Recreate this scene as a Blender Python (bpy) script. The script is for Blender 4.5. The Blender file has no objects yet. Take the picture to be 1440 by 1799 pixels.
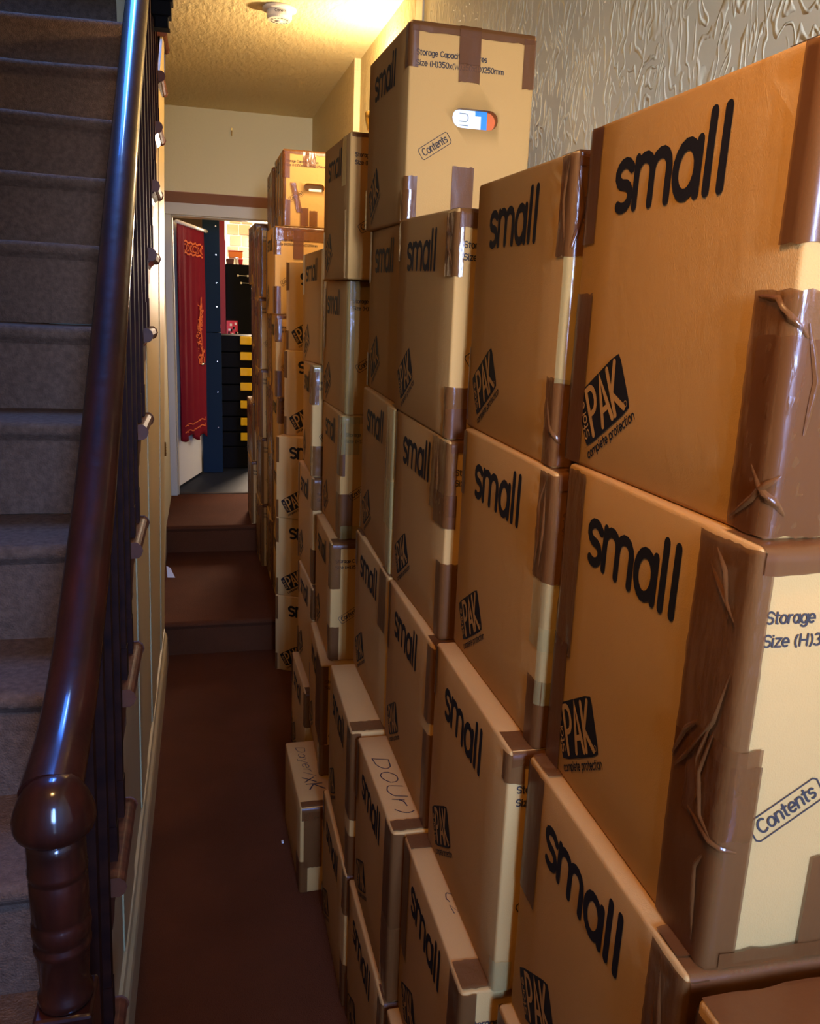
import bpy, bmesh, math, random
from math import sin, cos, pi, radians
from mathutils import Vector, Matrix

S = bpy.context.scene
COL = S.collection
random.seed(7)

# ------------------------------------------------------------------ camera
cd = bpy.data.cameras.new('camera')
cd.sensor_fit = 'HORIZONTAL'
cd.sensor_width = 36.0
cd.lens = 36.0 * 1468.46 / 1440.0
cd.clip_start = 0.02
cam = bpy.data.objects.new('camera', cd)
COL.objects.link(cam)
right = Vector((0.971322, -0.234584, 0.038772))
up = Vector((0.01761, 0.233598, 0.972174))
back = Vector((-0.237114, -0.943611, 0.23103))
mw = Matrix((right, up, back)).transposed().to_4x4()
mw.translation = Vector((0, 0, 1.5798))
cam.matrix_world = mw
S.camera = cam

# ------------------------------------------------------------------ world, exposure
w = bpy.data.worlds.new('world')
S.world = w
w.use_nodes = True
w.node_tree.nodes['Background'].inputs[0].default_value = (0.55, 0.72, 1.0, 1)
w.node_tree.nodes['Background'].inputs[1].default_value = 0.25
S.view_settings.view_transform = 'Standard'
S.view_settings.look = 'None'
S.view_settings.gamma = 1.0
S.view_settings.use_curve_mapping = False
S.view_settings.exposure = 0.0


def light(name, kind, loc, energy, color, size=None, size_y=None, aim=None, radius=None, spread=None):
    d = bpy.data.lights.new(name, kind)
    d.energy = energy
    d.color = color
    if kind == 'AREA':
        d.shape = 'RECTANGLE'
        d.size = size
        d.size_y = size_y or size
        if spread:
            d.spread = spread
    if radius is not None:
        d.shadow_soft_size = radius
    o = bpy.data.objects.new(name, d)
    COL.objects.link(o)
    o.location = loc
    if aim:
        o.rotation_euler = (Vector(aim) - Vector(loc)).to_track_quat('-Z', 'Y').to_euler()
    return o


# daylight from behind the camera, through an added sidelight that spares the carton fronts
light('rear_daylight', 'AREA', (0.33, -1.76, 1.70), 21, (0.18, 0.37, 1.0), 0.26, 1.2, aim=(0.46, 0.9, 0.80), spread=radians(50))
light('upper_fill', 'AREA', (0.36, -1.76, 2.05), 6.5, (0.66, 0.76, 1.0), 0.22, 0.6, aim=(0.66, 1.3, 1.9), spread=radians(36))  # added fill lamp for the high carton end and upper wallpaper
light('porch_daylight', 'AREA', (0.06, -1.76, 1.9), 3, (0.45, 0.62, 1.0), 0.08, 0.8, aim=(0.34, 2.2, 1.6), spread=radians(50))
# blue daylight falling down the stairwell from a rooflight
light('stairwell_rooflight', 'AREA', (-0.45, 3.5, 5.1), 230, (0.035, 0.20, 1.0), 1.2, 2.0, aim=(-0.35, 2.6, 2.0))
light('rail_streak_light', 'AREA', (-0.40, 3.5, 5.05), 26, (0.45, 0.72, 1.0), 0.12, 1.3, aim=(-0.35, 2.6, 2.0))  # added narrow lamp, gives the handrail highlight its white core
# daylight of the far room
light('far_window_daylight', 'AREA', (0.85, 8.6, 2.05), 230, (1.0, 0.76, 0.55), 0.8, 1.0, aim=(-0.1, 5.0, 0.3))
light('side_window_daylight', 'AREA', (1.9, 7.2, 1.7), 13, (0.35, 0.72, 1.0), 0.8, 0.9, aim=(-0.2, 6.2, 0.8))


# ------------------------------------------------------------------ materials
def lin(c):
    return tuple(((v / 255) / 12.92 if v / 255 <= 0.04045 else ((v / 255 + 0.055) / 1.055) ** 2.4) for v in c)


def mat(name, color, rough=0.7, spec=0.3, metal=0.0, bump=None, vary=None, alpha=1.0, emit=None, coat=0.0,
        grain=None, coord='Object', strength=1.0):
    """bump=(scale, height m, stretch xyz), vary=(scale, amount, second colour, stretch)"""
    m = bpy.data.materials.new(name)
    m.use_nodes = True
    nt = m.node_tree
    b = nt.nodes['Principled BSDF']
    b.inputs['Base Color'].default_value = (*color, 1)
    b.inputs['Roughness'].default_value = rough
    b.inputs['Specular IOR Level'].default_value = spec
    b.inputs['Metallic'].default_value = metal
    b.inputs['Alpha'].default_value = alpha
    b.inputs['Coat Weight'].default_value = coat
    b.inputs['Coat Roughness'].default_value = 0.12
    if emit:
        b.inputs['Emission Color'].default_value = (*emit[0], 1)
        b.inputs['Emission Strength'].default_value = emit[1]
    tc = nt.nodes.new('ShaderNodeTexCoord')

    def noise(scale, stretch, detail=4, src=None):
        mp = nt.nodes.new('ShaderNodeMapping')
        mp.inputs['Scale'].default_value = stretch
        nt.links.new(src or tc.outputs[coord], mp.inputs[0])
        n = nt.nodes.new('ShaderNodeTexNoise')
        n.inputs['Scale'].default_value = scale
        n.inputs['Detail'].default_value = detail
        nt.links.new(mp.outputs[0], n.inputs['Vector'])
        return n
    if vary:
        sc, amt, c2, st = vary
        n = noise(sc, st)
        r = nt.nodes.new('ShaderNodeMapRange')
        r.inputs[1].default_value = 0.3
        r.inputs[2].default_value = 0.7
        r.inputs[4].default_value = amt
        nt.links.new(n.outputs['Fac'], r.inputs[0])
        mx = nt.nodes.new('ShaderNodeMix')
        mx.data_type = 'RGBA'
        mx.inputs[6].default_value = (*color, 1)
        mx.inputs[7].default_value = (*c2, 1)
        nt.links.new(r.outputs[0], mx.inputs[0])
        nt.links.new(mx.outputs[2], b.inputs['Base Color'])
    if bump:
        sc, h, st = bump
        n = noise(sc, st, 6)
        bp = nt.nodes.new('ShaderNodeBump')
        bp.inputs['Distance'].default_value = h
        bp.inputs['Strength'].default_value = strength
        nt.links.new(n.outputs['Fac'], bp.inputs['Height'])
        nt.links.new(bp.outputs[0], b.inputs['Normal'])
        if grain:
            n2 = noise(grain[0], (1, 1, 1), 8)
            bp2 = nt.nodes.new('ShaderNodeBump')
            bp2.inputs['Distance'].default_value = grain[1]
            nt.links.new(n2.outputs['Fac'], bp2.inputs['Height'])
            nt.links.new(bp.outputs[0], bp2.inputs['Normal'])
            nt.links.new(bp2.outputs[0], b.inputs['Normal'])
    return m


def paper_mat():
    """embossed wallpaper: swirling leaf-like ridges"""
    m = mat('embossed_wallpaper', (0.80, 0.72, 0.46), rough=0.6, spec=0.25, vary=(3, 0.35, (0.72, 0.64, 0.40), (1, 1, 1)))
    nt = m.node_tree
    b = nt.nodes['Principled BSDF']
    tc = nt.nodes.new('ShaderNodeTexCoord')
    mp = nt.nodes.new('ShaderNodeMapping')
    mp.inputs['Scale'].default_value = (1, 1.0, 0.42)
    mp.inputs['Rotation'].default_value = (0.35, 0, 0)
    nt.links.new(tc.outputs['Object'], mp.inputs[0])
    n = nt.nodes.new('ShaderNodeTexNoise')
    n.inputs['Scale'].default_value = 24
    n.inputs['Detail'].default_value = 1.5
    n.inputs['Distortion'].default_value = 0.7
    nt.links.new(mp.outputs[0], n.inputs['Vector'])
    # narrow ridges where the noise crosses several levels
    w1 = nt.nodes.new('ShaderNodeMath')
    w1.operation = 'MULTIPLY'
    w1.inputs[1].default_value = 38
    nt.links.new(n.outputs['Fac'], w1.inputs[0])
    s1 = nt.nodes.new('ShaderNodeMath')
    s1.operation = 'SINE'
    nt.links.new(w1.outputs[0], s1.inputs[0])
    r = nt.nodes.new('ShaderNodeMapRange')
    r.inputs[1].default_value = 0.2
    r.inputs[2].default_value = 1.0
    nt.links.new(s1.outputs[0], r.inputs[0])
    n3 = nt.nodes.new('ShaderNodeTexNoise')
    n3.inputs['Scale'].default_value = 9
    nt.links.new(tc.outputs['Object'], n3.inputs['Vector'])
    mu = nt.nodes.new('ShaderNodeMath')
    mu.operation = 'MULTIPLY'
    nt.links.new(r.outputs[0], mu.inputs[0])
    nt.links.new(n3.outputs['Fac'], mu.inputs[1])
    bp = nt.nodes.new('ShaderNodeBump')
    bp.inputs['Distance'].default_value = 0.0035
    bp.inputs['Strength'].default_value = 0.9
    nt.links.new(mu.outputs[0], bp.inputs['Height'])
    nt.links.new(bp.outputs[0], b.inputs['Normal'])
    return m


CARD = (0.50, 0.252, 0.064)
M = {}
M['card'] = mat('cardboard', CARD, rough=0.8, spec=0.25, bump=(55, 0.0006, (1, 1, 1)), grain=(700, 0.0004),
                vary=(5, 0.35, (0.43, 0.212, 0.053), (1, 1, 1)))
M['card2'] = mat('cardboard_ochre', (0.52, 0.29, 0.09), rough=0.8, spec=0.25, bump=(55, 0.0006, (1, 1, 1)),
                 grain=(700, 0.0004), vary=(5, 0.35, (0.45, 0.25, 0.08), (1, 1, 1)))
M['tape'] = mat('brown_packing_tape', (0.125, 0.038, 0.008), rough=0.32, spec=0.3, alpha=0.80,
                bump=(14, 0.003, (1, 1, 0.35)), vary=(5, 0.3, (0.155, 0.052, 0.011), (1, 1, 0.3)), coat=0.05)
M['tape_wrinkled'] = mat('wrinkled_packing_tape', (0.14, 0.045, 0.010), rough=0.2, spec=0.45, alpha=0.78,
                         bump=(17, 0.010, (1, 1, 0.28)), vary=(3, 0.3, (0.17, 0.060, 0.014), (1, 1, 0.5)), coat=0.3)
M['tape_clear'] = mat('clear_packing_tape', (0.42, 0.30, 0.10), rough=0.16, spec=0.6, alpha=0.42,
                      bump=(14, 0.008, (1, 1, 0.2)), coat=0.6)
M['ink'] = mat('black_ink', (0.012, 0.010, 0.012), rough=0.65, spec=0.2)
M['ink2'] = mat('dark_print', (0.04, 0.028, 0.02), rough=0.7, spec=0.2)
M['pen'] = mat('marker_pen', (0.03, 0.015, 0.015), rough=0.6)
M['wood'] = mat('dark_mahogany', (0.014, 0.003, 0.0015), rough=0.45, spec=0.12, coat=0.75,
                vary=(9, 0.7, (0.045, 0.008, 0.003), (6, 1, 1)), bump=(30, 0.0012, (1, 1, 1)))
M['wood_dark'] = mat('dark_stained_wood', (0.014, 0.004, 0.0025), rough=0.6, spec=0.08, vary=(9, 0.7, (0.04, 0.010, 0.004), (1, 1, 3)))
M['wood2'] = mat('worn_mahogany', (0.060, 0.018, 0.008), rough=0.5, spec=0.2, coat=0.0,
                 vary=(14, 0.8, (0.16, 0.05, 0.02), (1, 4, 1)), bump=(60, 0.0008, (1, 1, 1)))
M['stair_carpet'] = mat('stair_carpet_pile', (0.21, 0.125, 0.078), rough=0.95, spec=0.1,
                        bump=(260, 0.006, (1, 1, 1)), vary=(70, 0.8, (0.11, 0.064, 0.040), (1, 1, 1)), strength=0.9)
M['carpet'] = mat('hall_carpet', (0.100, 0.028, 0.008), rough=0.95, spec=0.1, bump=(300, 0.003, (1, 1, 1)),
                  vary=(4, 0.6, (0.060, 0.016, 0.004), (1, 1, 1)))
M['cream'] = mat('cream_gloss_paint', (0.56, 0.41, 0.18), rough=0.45, spec=0.3, vary=(12, 0.4, (0.47, 0.34, 0.14), (1, 1, 0.2)),
                 bump=(20, 0.001, (1, 1, 0.3)))
M['cream2'] = mat('cream_matt_paint', (0.60, 0.50, 0.27), rough=0.8, bump=(60, 0.001, (1, 1, 1)))
M['stairwell'] = mat('bounce_damping_brown', (0.20, 0.14, 0.08), rough=0.9)  # invented colour for unseen walls, keeps bounced rooflight off the risers
M['rough_paper'] = mat('woodchip_wallpaper', (0.62, 0.50, 0.26), rough=0.8, bump=(38, 0.006, (1, 1, 0.7)), grain=(120, 0.002))
M['ceil_paper'] = mat('ceiling_paper', (0.66, 0.53, 0.28), rough=0.8, bump=(34, 0.007, (1.4, 0.5, 1)), grain=(120, 0.002))
M['paisley'] = paper_mat()
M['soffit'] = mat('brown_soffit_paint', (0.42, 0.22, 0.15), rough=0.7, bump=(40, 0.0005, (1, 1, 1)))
M['frame'] = mat('grey_cream_gloss', (0.48, 0.41, 0.27), rough=0.4)
M['white'] = mat('white_paint', (0.72, 0.70, 0.66), rough=0.45)
M['plastic'] = mat('white_plastic', (0.62, 0.58, 0.50), rough=0.4)
M['navy'] = mat('navy_paint', (0.006, 0.018, 0.040), rough=0.7, spec=0.1, vary=(5, 0.4, (0.006, 0.018, 0.04), (1, 1, 1)))
M['burgundy'] = mat('burgundy_paint', (0.20, 0.014, 0.026), rough=0.6)
M['black'] = mat('black_plastic', (0.003, 0.003, 0.004), rough=0.7, spec=0.08)
M['yellow'] = mat('yellow_plastic', (0.75, 0.52, 0.02), rough=0.4)
M['red_cloth'] = mat('crimson_towel', (0.17, 0.005, 0.014), rough=0.9, spec=0.1, bump=(300, 0.002, (1, 1, 1)))
M['orange'] = mat('orange_embroidery', (0.65, 0.13, 0.03), rough=0.9)
M['orange2'] = mat('orange_plastic', (0.85, 0.25, 0.01), rough=0.4)
M['red'] = mat('red_plastic', (0.55, 0.012, 0.02), rough=0.4)
M['pink'] = mat('pink_plastic', (0.65, 0.05, 0.12), rough=0.5)
M['slate'] = mat('slate_tiles', (0.009, 0.012, 0.022), rough=0.6, spec=0.15, bump=(30, 0.001, (1, 1, 1)))
M['brick'] = mat('buff_brick', (0.30, 0.14, 0.06), rough=0.9)
M['mortar'] = mat('pale_render', (0.80, 0.74, 0.58), rough=0.9)
M['brass'] = mat('brass', (0.65, 0.42, 0.12), rough=0.25, metal=1.0)
M['steel'] = mat('brushed_steel', (0.7, 0.7, 0.7), rough=0.25, metal=1.0)
M['paper'] = mat('white_paper', (0.75, 0.72, 0.64), rough=0.8)
M['blue'] = mat('blue_print', (0.03, 0.22, 0.55), rough=0.5)
M['glossmag'] = mat('glossy_white_cover', (0.86, 0.93, 0.95), rough=0.25, emit=None)
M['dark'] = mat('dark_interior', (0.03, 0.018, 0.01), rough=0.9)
M['bulb'] = mat('lamp_glass', (1, 0.9, 0.7), emit=((1.0, 0.72, 0.38), 18))
M['sky'] = mat('daylight_glass', (0.8, 0.85, 0.9), rough=0.4, emit=((1.0, 0.93, 0.72), 6))
M['cool_glass'] = mat('glowing_sidelight_glass', (0.6, 0.7, 0.8), rough=0.4, emit=((0.40, 0.62, 1.0), 3))  # self-lit pane for the added sidelight


# ------------------------------------------------------------------ helpers
def link(name, me, m=None, parent=None, loc=None):
    o = bpy.data.objects.new(name, me)
    COL.objects.link(o)
    if m:
        for mm in (m if isinstance(m, list) else [m]):
            me.materials.append(mm)
    if parent:
        o.parent = parent
    if loc:
        o.location = loc
    return o


def mk(name, V, F, m=None, parent=None, smooth=False, loc=None, fm=None):
    me = bpy.data.meshes.new(name)
    me.from_pydata([tuple(v) for v in V], [], F)
    if smooth:
        me.polygons.foreach_set('use_smooth', [True] * len(me.polygons))
    o = link(name, me, m, parent, loc)
    if fm:
        me.polygons.foreach_set('material_index', fm)
    me.update()
    return o


def tag(o, label=None, cat=None, group=None, kind=None):
    if label:
        o['label'] = label
    if cat:
        o['category'] = cat
    if group:
        o['group'] = group
    if kind:
        o['kind'] = kind
    return o


def empty(name, loc=(0, 0, 0), rz=0, label=None, cat=None, group=None):
    o = bpy.data.objects.new(name, None)
    COL.objects.link(o)
    o.location = loc
    o.rotation_euler = (0, 0, rz)
    o.empty_display_size = 0.05
    return tag(o, label, cat, group)


class MB:
    """collects shapes into one mesh"""

    def __init__(self):
        self.V = []
        self.F = []

    def add(self, V, F):
        n = len(self.V)
        self.V += [tuple(v) for v in V]
        self.F += [tuple(i + n for i in f) for f in F]
        return self

    def box(self, x0, x1, y0, y1, z0, z1, fn=None):
        V = [(x, y, z) for x in (x0, x1) for y in (y0, y1) for z in (z0, z1)]
        if fn:
            V = [fn(*v) for v in V]
        return self.add(V, [(0, 1, 3, 2), (4, 6, 7, 5), (0, 4, 5, 1), (2, 3, 7, 6), (0, 2, 6, 4), (1, 5, 7, 3)])

    def prism(self, pts, axis, a, b, fn=None):
        """closed 2D outline swept along an axis ('x','y','z')"""
        n = len(pts)

        def P(p, t):
            v = {'x': (t, p[0], p[1]), 'y': (p[0], t, p[1]), 'z': (p[0], p[1], t)}[axis]
            return fn(*v) if fn else v
        V = [P(p, a) for p in pts] + [P(p, b) for p in pts]
        F = [tuple(range(n)), tuple(range(2 * n - 1, n - 1, -1))]
        F += [(i, (i + 1) % n, n + (i + 1) % n, n + i) for i in range(n)]
        return self.add(V, F)

    def lathe(self, prof, cx, cy, seg=24, fn=None, cap=True):
        V = []
        for r, z in prof:
            for k in range(seg):
                a = 2 * pi * k / seg
                V.append((cx + r * cos(a), cy + r * sin(a), z))
        if fn:
            V = [fn(*v) for v in V]
        F = []
        for i in range(len(prof) - 1):
            for k in range(seg):
                a, b = i * seg + k, i * seg + (k + 1) % seg
                F.append((a, b, b + seg, a + seg))
        if cap:
            F.append(tuple(range(seg))[::-1])
            F.append(tuple((len(prof) - 1) * seg + k for k in range(seg)))
        return self.add(V, F)

    def tube(self, pts, r, seg=8):
        pts = [Vector(p) for p in pts]
        V = []
        for i, p in enumerate(pts):
            d = (pts[min(i + 1, len(pts) - 1)] - pts[max(i - 1, 0)]).normalized()
            a = d.orthogonal().normalized() if i == 0 else (a - d * a.dot(d)).normalized()
            b = d.cross(a)
            V += [p + (a * cos(2 * pi * k / seg) + b * sin(2 * pi * k / seg)) * r for k in range(seg)]
        F = [(i * seg + k, i * seg + (k + 1) % seg, (i + 1) * seg + (k + 1) % seg, (i + 1) * seg + k)
             for i in range(len(pts) - 1) for k in range(seg)]
        F += [tuple(range(seg))[::-1], tuple((len(pts) - 1) * seg + k for k in range(seg))]
        return self.add(V, F)

    def build(self, name, m, parent=None, smooth=False, bevel=0, seg=2, loc=None):
        o = mk(name, self.V, self.F, m, parent, smooth, loc)
        if bevel:
            b = o.modifiers.new('bevel', 'BEVEL')
            b.width = bevel
            b.segments = seg
            b.limit_method = 'ANGLE'
            b.angle_limit = radians(40)
        return o


def struct(o, label=None):
    o['kind'] = 'structure'
    if label:
        o['label'] = label
    return o


# ------------------------------------------------------------------ the room shell
ZC = lambda y: 2.54 + 0.031 * y           # the ceiling rises slightly to the back
WL = lambda z: -0.195 + 0.015 * z         # the understair wall leans a little
XR = 0.70

struct(MB().box(-1.1, XR + 0.1, -1.9, 5.9, -0.1, 0).build('floor', M['carpet']), 'brown carpet of the hall passage')
struct(MB().box(-0.5, 1.9, 5.78, 8.6, 0.20, 0.322).build('floor', M['slate']), 'dark slate floor of the far room')
# right wall: near part with embossed paper, then a slightly proud pier
struct(MB().box(XR, XR + 0.1, -1.9, 2.90, 0, 2.75).build('wall_right', M['paisley']), 'cream wall with embossed leaf wallpaper')
struct(MB().box(XR, XR + 0.1, 2.90, 4.0, 0, 2.78).build('wall_right', M['rough_paper']), 'rough papered wall behind the middle stacks')
struct(MB().box(XR - 0.028, XR + 0.1, 4.0, 5.9, 0, 2.78).build('wall_right', M['rough_paper']), 'slightly proud pier of rough papered wall')
struct(MB().box(XR - 0.006, XR, 2.86, 2.95, 0, 2.62).build('trim_1', M['frame'], bevel=0.002), 'pale vertical strip on the right wall')
# ceiling
ce = MB().add([(-0.115, 1.2, ZC(1.2)), (-0.115, 3.75, ZC(3.75)), (-0.20, 5.6, ZC(5.6)), (XR + 0.05, 5.6, ZC(5.6)), (XR + 0.05, -1.9, ZC(-1.9)),
               (-1.15, -1.9, ZC(-1.9)), (-1.15, 1.2, ZC(1.2))], [(0, 1, 2, 3, 4, 5, 6)])
n = len(ce.V)
ce.add([(x, y, z + 0.25) for x, y, z in ce.V], [(6, 5, 4, 3, 2, 1, 0)])
ce.F += [(i, (i + 1) % 7, n + (i + 1) % 7, n + i) for i in range(7)]
struct(ce.build('ceiling', M['ceil_paper']), 'yellowish textured ceiling over the passage')
# bulkhead over the landing end
struct(MB().box(-0.30, XR, 5.5, 5.62, 2.235, 2.75).build('wall_back', M['cream2']), 'plain cream bulkhead above the far doorway')
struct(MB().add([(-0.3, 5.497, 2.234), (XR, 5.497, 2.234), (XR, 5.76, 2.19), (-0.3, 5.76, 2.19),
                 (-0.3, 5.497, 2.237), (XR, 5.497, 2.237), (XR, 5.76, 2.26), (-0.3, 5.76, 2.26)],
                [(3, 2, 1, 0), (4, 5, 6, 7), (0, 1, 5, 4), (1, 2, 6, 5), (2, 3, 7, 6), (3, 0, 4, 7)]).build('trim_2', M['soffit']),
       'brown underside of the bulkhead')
struct(MB().box(-0.9, -0.180, 5.76, 5.86, 0.2, 2.75).box(0.60, 2.0, 5.76, 5.86, 0.2, 2.75).box(-0.180, 0.60, 5.76, 5.86, 2.14, 2.75)
       .build('wall_back', M['cream2']), 'wall around the far doorway')
# spandrel wall under the stairs
KY, KZ, KG, KR = 1.034, 0.423, 0.262, 0.218      # nosing line of the flight


def wl(x, y, z):
    """lean of the left side; the far end leans more"""
    k = max(0.0, min(1.0, (y - 2.6) / 1.15))
    return (x + 0.015 * z + k * 0.013 * max(0, z - 0.17), y, z)


def steps_outline(kmax, y_end, drop=0.03):
    pts = []
    for k in range(-1, kmax):
        pts += [(KY + k * KG + 0.03, KZ + k * KR - drop), (KY + (k + 1) * KG + 0.03, KZ + k * KR - drop)]
    return pts


zt = KZ + 9 * KR
pts = [(0.80, 0.0)] + [(0.80, KZ - KR - 0.03)] + steps_outline(10, 3.75)[1:] + [(KY + 10 * KG + 0.03, 2.70), (3.755, 2.70), (3.755, 0.0)]
wl_o = MB().prism(pts, 'x', -0.235, -0.2045, fn=wl).build('wall_left', M['cream'])
struct(wl_o, 'cream panelled spandrel wall under the stairs')
# boards of the spandrel panelling
edges = [0.86, 1.13, 1.42, 1.70, 1.97, 2.27, 2.51, 2.80, 3.08, 3.45, 3.745]
for i in range(len(edges) - 1):
    a, b = edges[i] + 0.004, edges[i + 1] - 0.004

    def top(y):
        return KZ + math.floor((y - KY - 0.03) / KG) * KR - 0.035 if y < KY + 10 * KG else 2.6
    ya = []
    y = a
    pt = [(a, 0.02), (b, 0.02)]
    ys = [KY + 0.03 + k * KG for k in range(-2, 12)]
    pts = [(a, 0.02), (b, 0.02), (b, top(b - 1e-4))]
    for yy in reversed([q for q in ys if a < q < b]):
        pts += [(yy, top(yy + 1e-4)), (yy, top(yy - 1e-4))]
    pts += [(a, top(a + 1e-4))]
    bo = MB().prism(pts, 'x', -0.2045, -0.196 if i % 2 else -0.1995, fn=wl).build('board', M['cream'], wl_o, bevel=0.002)
struct(MB().prism([(-0.2045, 0), (-0.177, 0), (-0.177, 0.11), (-0.180, 0.125), (-0.187, 0.135), (-0.190, 0.150), (-0.2045, 0.158)], 'y', 0.82, 3.70)
       .build('baseboard_left', M['cream']), 'cream moulded skirting under the stairs')
struct(MB().box(-0.30, -0.2245, 3.755, 5.76, 0.16, 2.72).build('wall_left', M['cream2']), 'plain wall beyond the stairs')
# unseen stairwell walls, coloured dark to damp bounced rooflight
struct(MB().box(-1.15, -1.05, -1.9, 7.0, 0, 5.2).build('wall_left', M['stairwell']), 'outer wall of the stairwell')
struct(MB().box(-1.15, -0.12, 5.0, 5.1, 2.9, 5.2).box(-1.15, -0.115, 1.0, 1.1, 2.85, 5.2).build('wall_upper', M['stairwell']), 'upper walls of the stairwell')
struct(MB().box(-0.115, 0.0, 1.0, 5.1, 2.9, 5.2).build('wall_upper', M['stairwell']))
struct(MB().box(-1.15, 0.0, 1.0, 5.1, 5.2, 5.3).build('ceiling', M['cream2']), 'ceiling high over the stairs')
# behind the camera: front wall with wooden door and an added sidelight window
fw = MB()
for bx in ((-1.1, -0.80), (0.02, 0.13), (0.47, XR + 0.1)):
    fw.box(bx[0], bx[1], -1.9, -1.8, 0, 2.7)
fw.box(-0.80, 0.02, -1.9, -1.8, 2.1, 2.7).box(0.13, 0.47, -1.9, -1.8, 0, 0.6).box(0.13, 0.47, -1.9, -1.8, 2.4, 2.7)
struct(fw.build('wall_front', M['cream2']), 'front wall behind the camera')
fd = MB().box(-0.79, 0.01, -1.87, -1.83, 0, 2.09).box(-0.68, -0.10, -1.835, -1.825, 0.25, 0.9).box(-0.68, -0.10, -1.835, -1.825, 1.05, 1.9)\
    .build('door_1', M['wood2'], bevel=0.004)
struct(fd, 'dark wooden front door')
fl = MB().box(0.13, 0.16, -1.86, -1.82, 0.6, 2.4).box(0.44, 0.47, -1.86, -1.82, 0.6, 2.4).box(0.16, 0.44, -1.86, -1.82, 0.6, 0.63)\
    .box(0.16, 0.44, -1.86, -1.82, 2.37, 2.4).build('added_window', M['white'])
struct(fl, 'unseen sidelight window added to shape the daylight')
MB().box(0.16, 0.44, -1.845, -1.84, 0.63, 2.37).build('pane', M['cool_glass'], fl)

# landing steps in the passage: two carpeted rises
ls = empty('landing_steps', (0.2, 3.74, 0), label='two brown carpeted steps at the far end of the passage', cat='steps')


def carpet_step(y0, y1, z0, z1, x0, x1):
    r = 0.018
    prof = [(y0 + 0.012, z0)] + [(y0 + 0.012, z1 - 2 * r)]
    for k in range(7):
        a = pi + radians(-90) * 0 - k * (pi / 2) / 6
        prof.append((y0 + r + r * cos(a), z1 - r + r * sin(a)))
    prof += [(y1, z1), (y1, z0)]
    return MB().prism(prof, 'x', x0, x1)


for y0, y1, z0, z1 in ((3.74, 4.90, 0, 0.161), (4.887, 5.765, 0.0, 0.322)):
    m_ = carpet_step(y0, y1, z0, z1, -0.224, XR if y0 < 3.9 else XR - 0.03)
    m_.V = [(x - 0.2, y - 3.74, z) for x, y, z in m_.V]
    m_.build('step', M['carpet'], ls, smooth=False)
struct(MB().box(-0.18, 0.6, 5.762, 5.80, 0.2, 0.326).build('trim_3', M['dark']), 'dark threshold bar')

# far door frame
fr = MB().box(-0.30, -0.180, 5.72, 5.76, 0.322, 2.125).box(0.60, 0.67, 5.72, 5.76, 0.322, 2.125).box(-0.30, 0.67, 5.72, 5.76, 2.125, 2.20)
fr.box(-0.1799, -0.172, 5.745, 5.86, 0.322, 2.118).box(0.58, 0.5999, 5.745, 5.86, 0.322, 2.118).box(-0.1799, 0.5999, 5.745, 5.86, 2.118, 2.139)
struct(fr.build('door_2', M['frame'], bevel=0.004), 'greyish cream frame of the far doorway')

# ------------------------------------------------------------------ stairs
st = empty('staircase', (-0.6, 0.77, 0), label='steep closed flight of stairs with grey-brown carpet on the left', cat='stairs')
OX, OY = 0.6, -0.77


def build_at(mb, name, m, parent, ox, oy, oz=0, **k):
    mb.V = [(x + ox, y + oy, z + oz) for x, y, z in mb.V]
    return mb.build(name, m, parent, **k)


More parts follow.
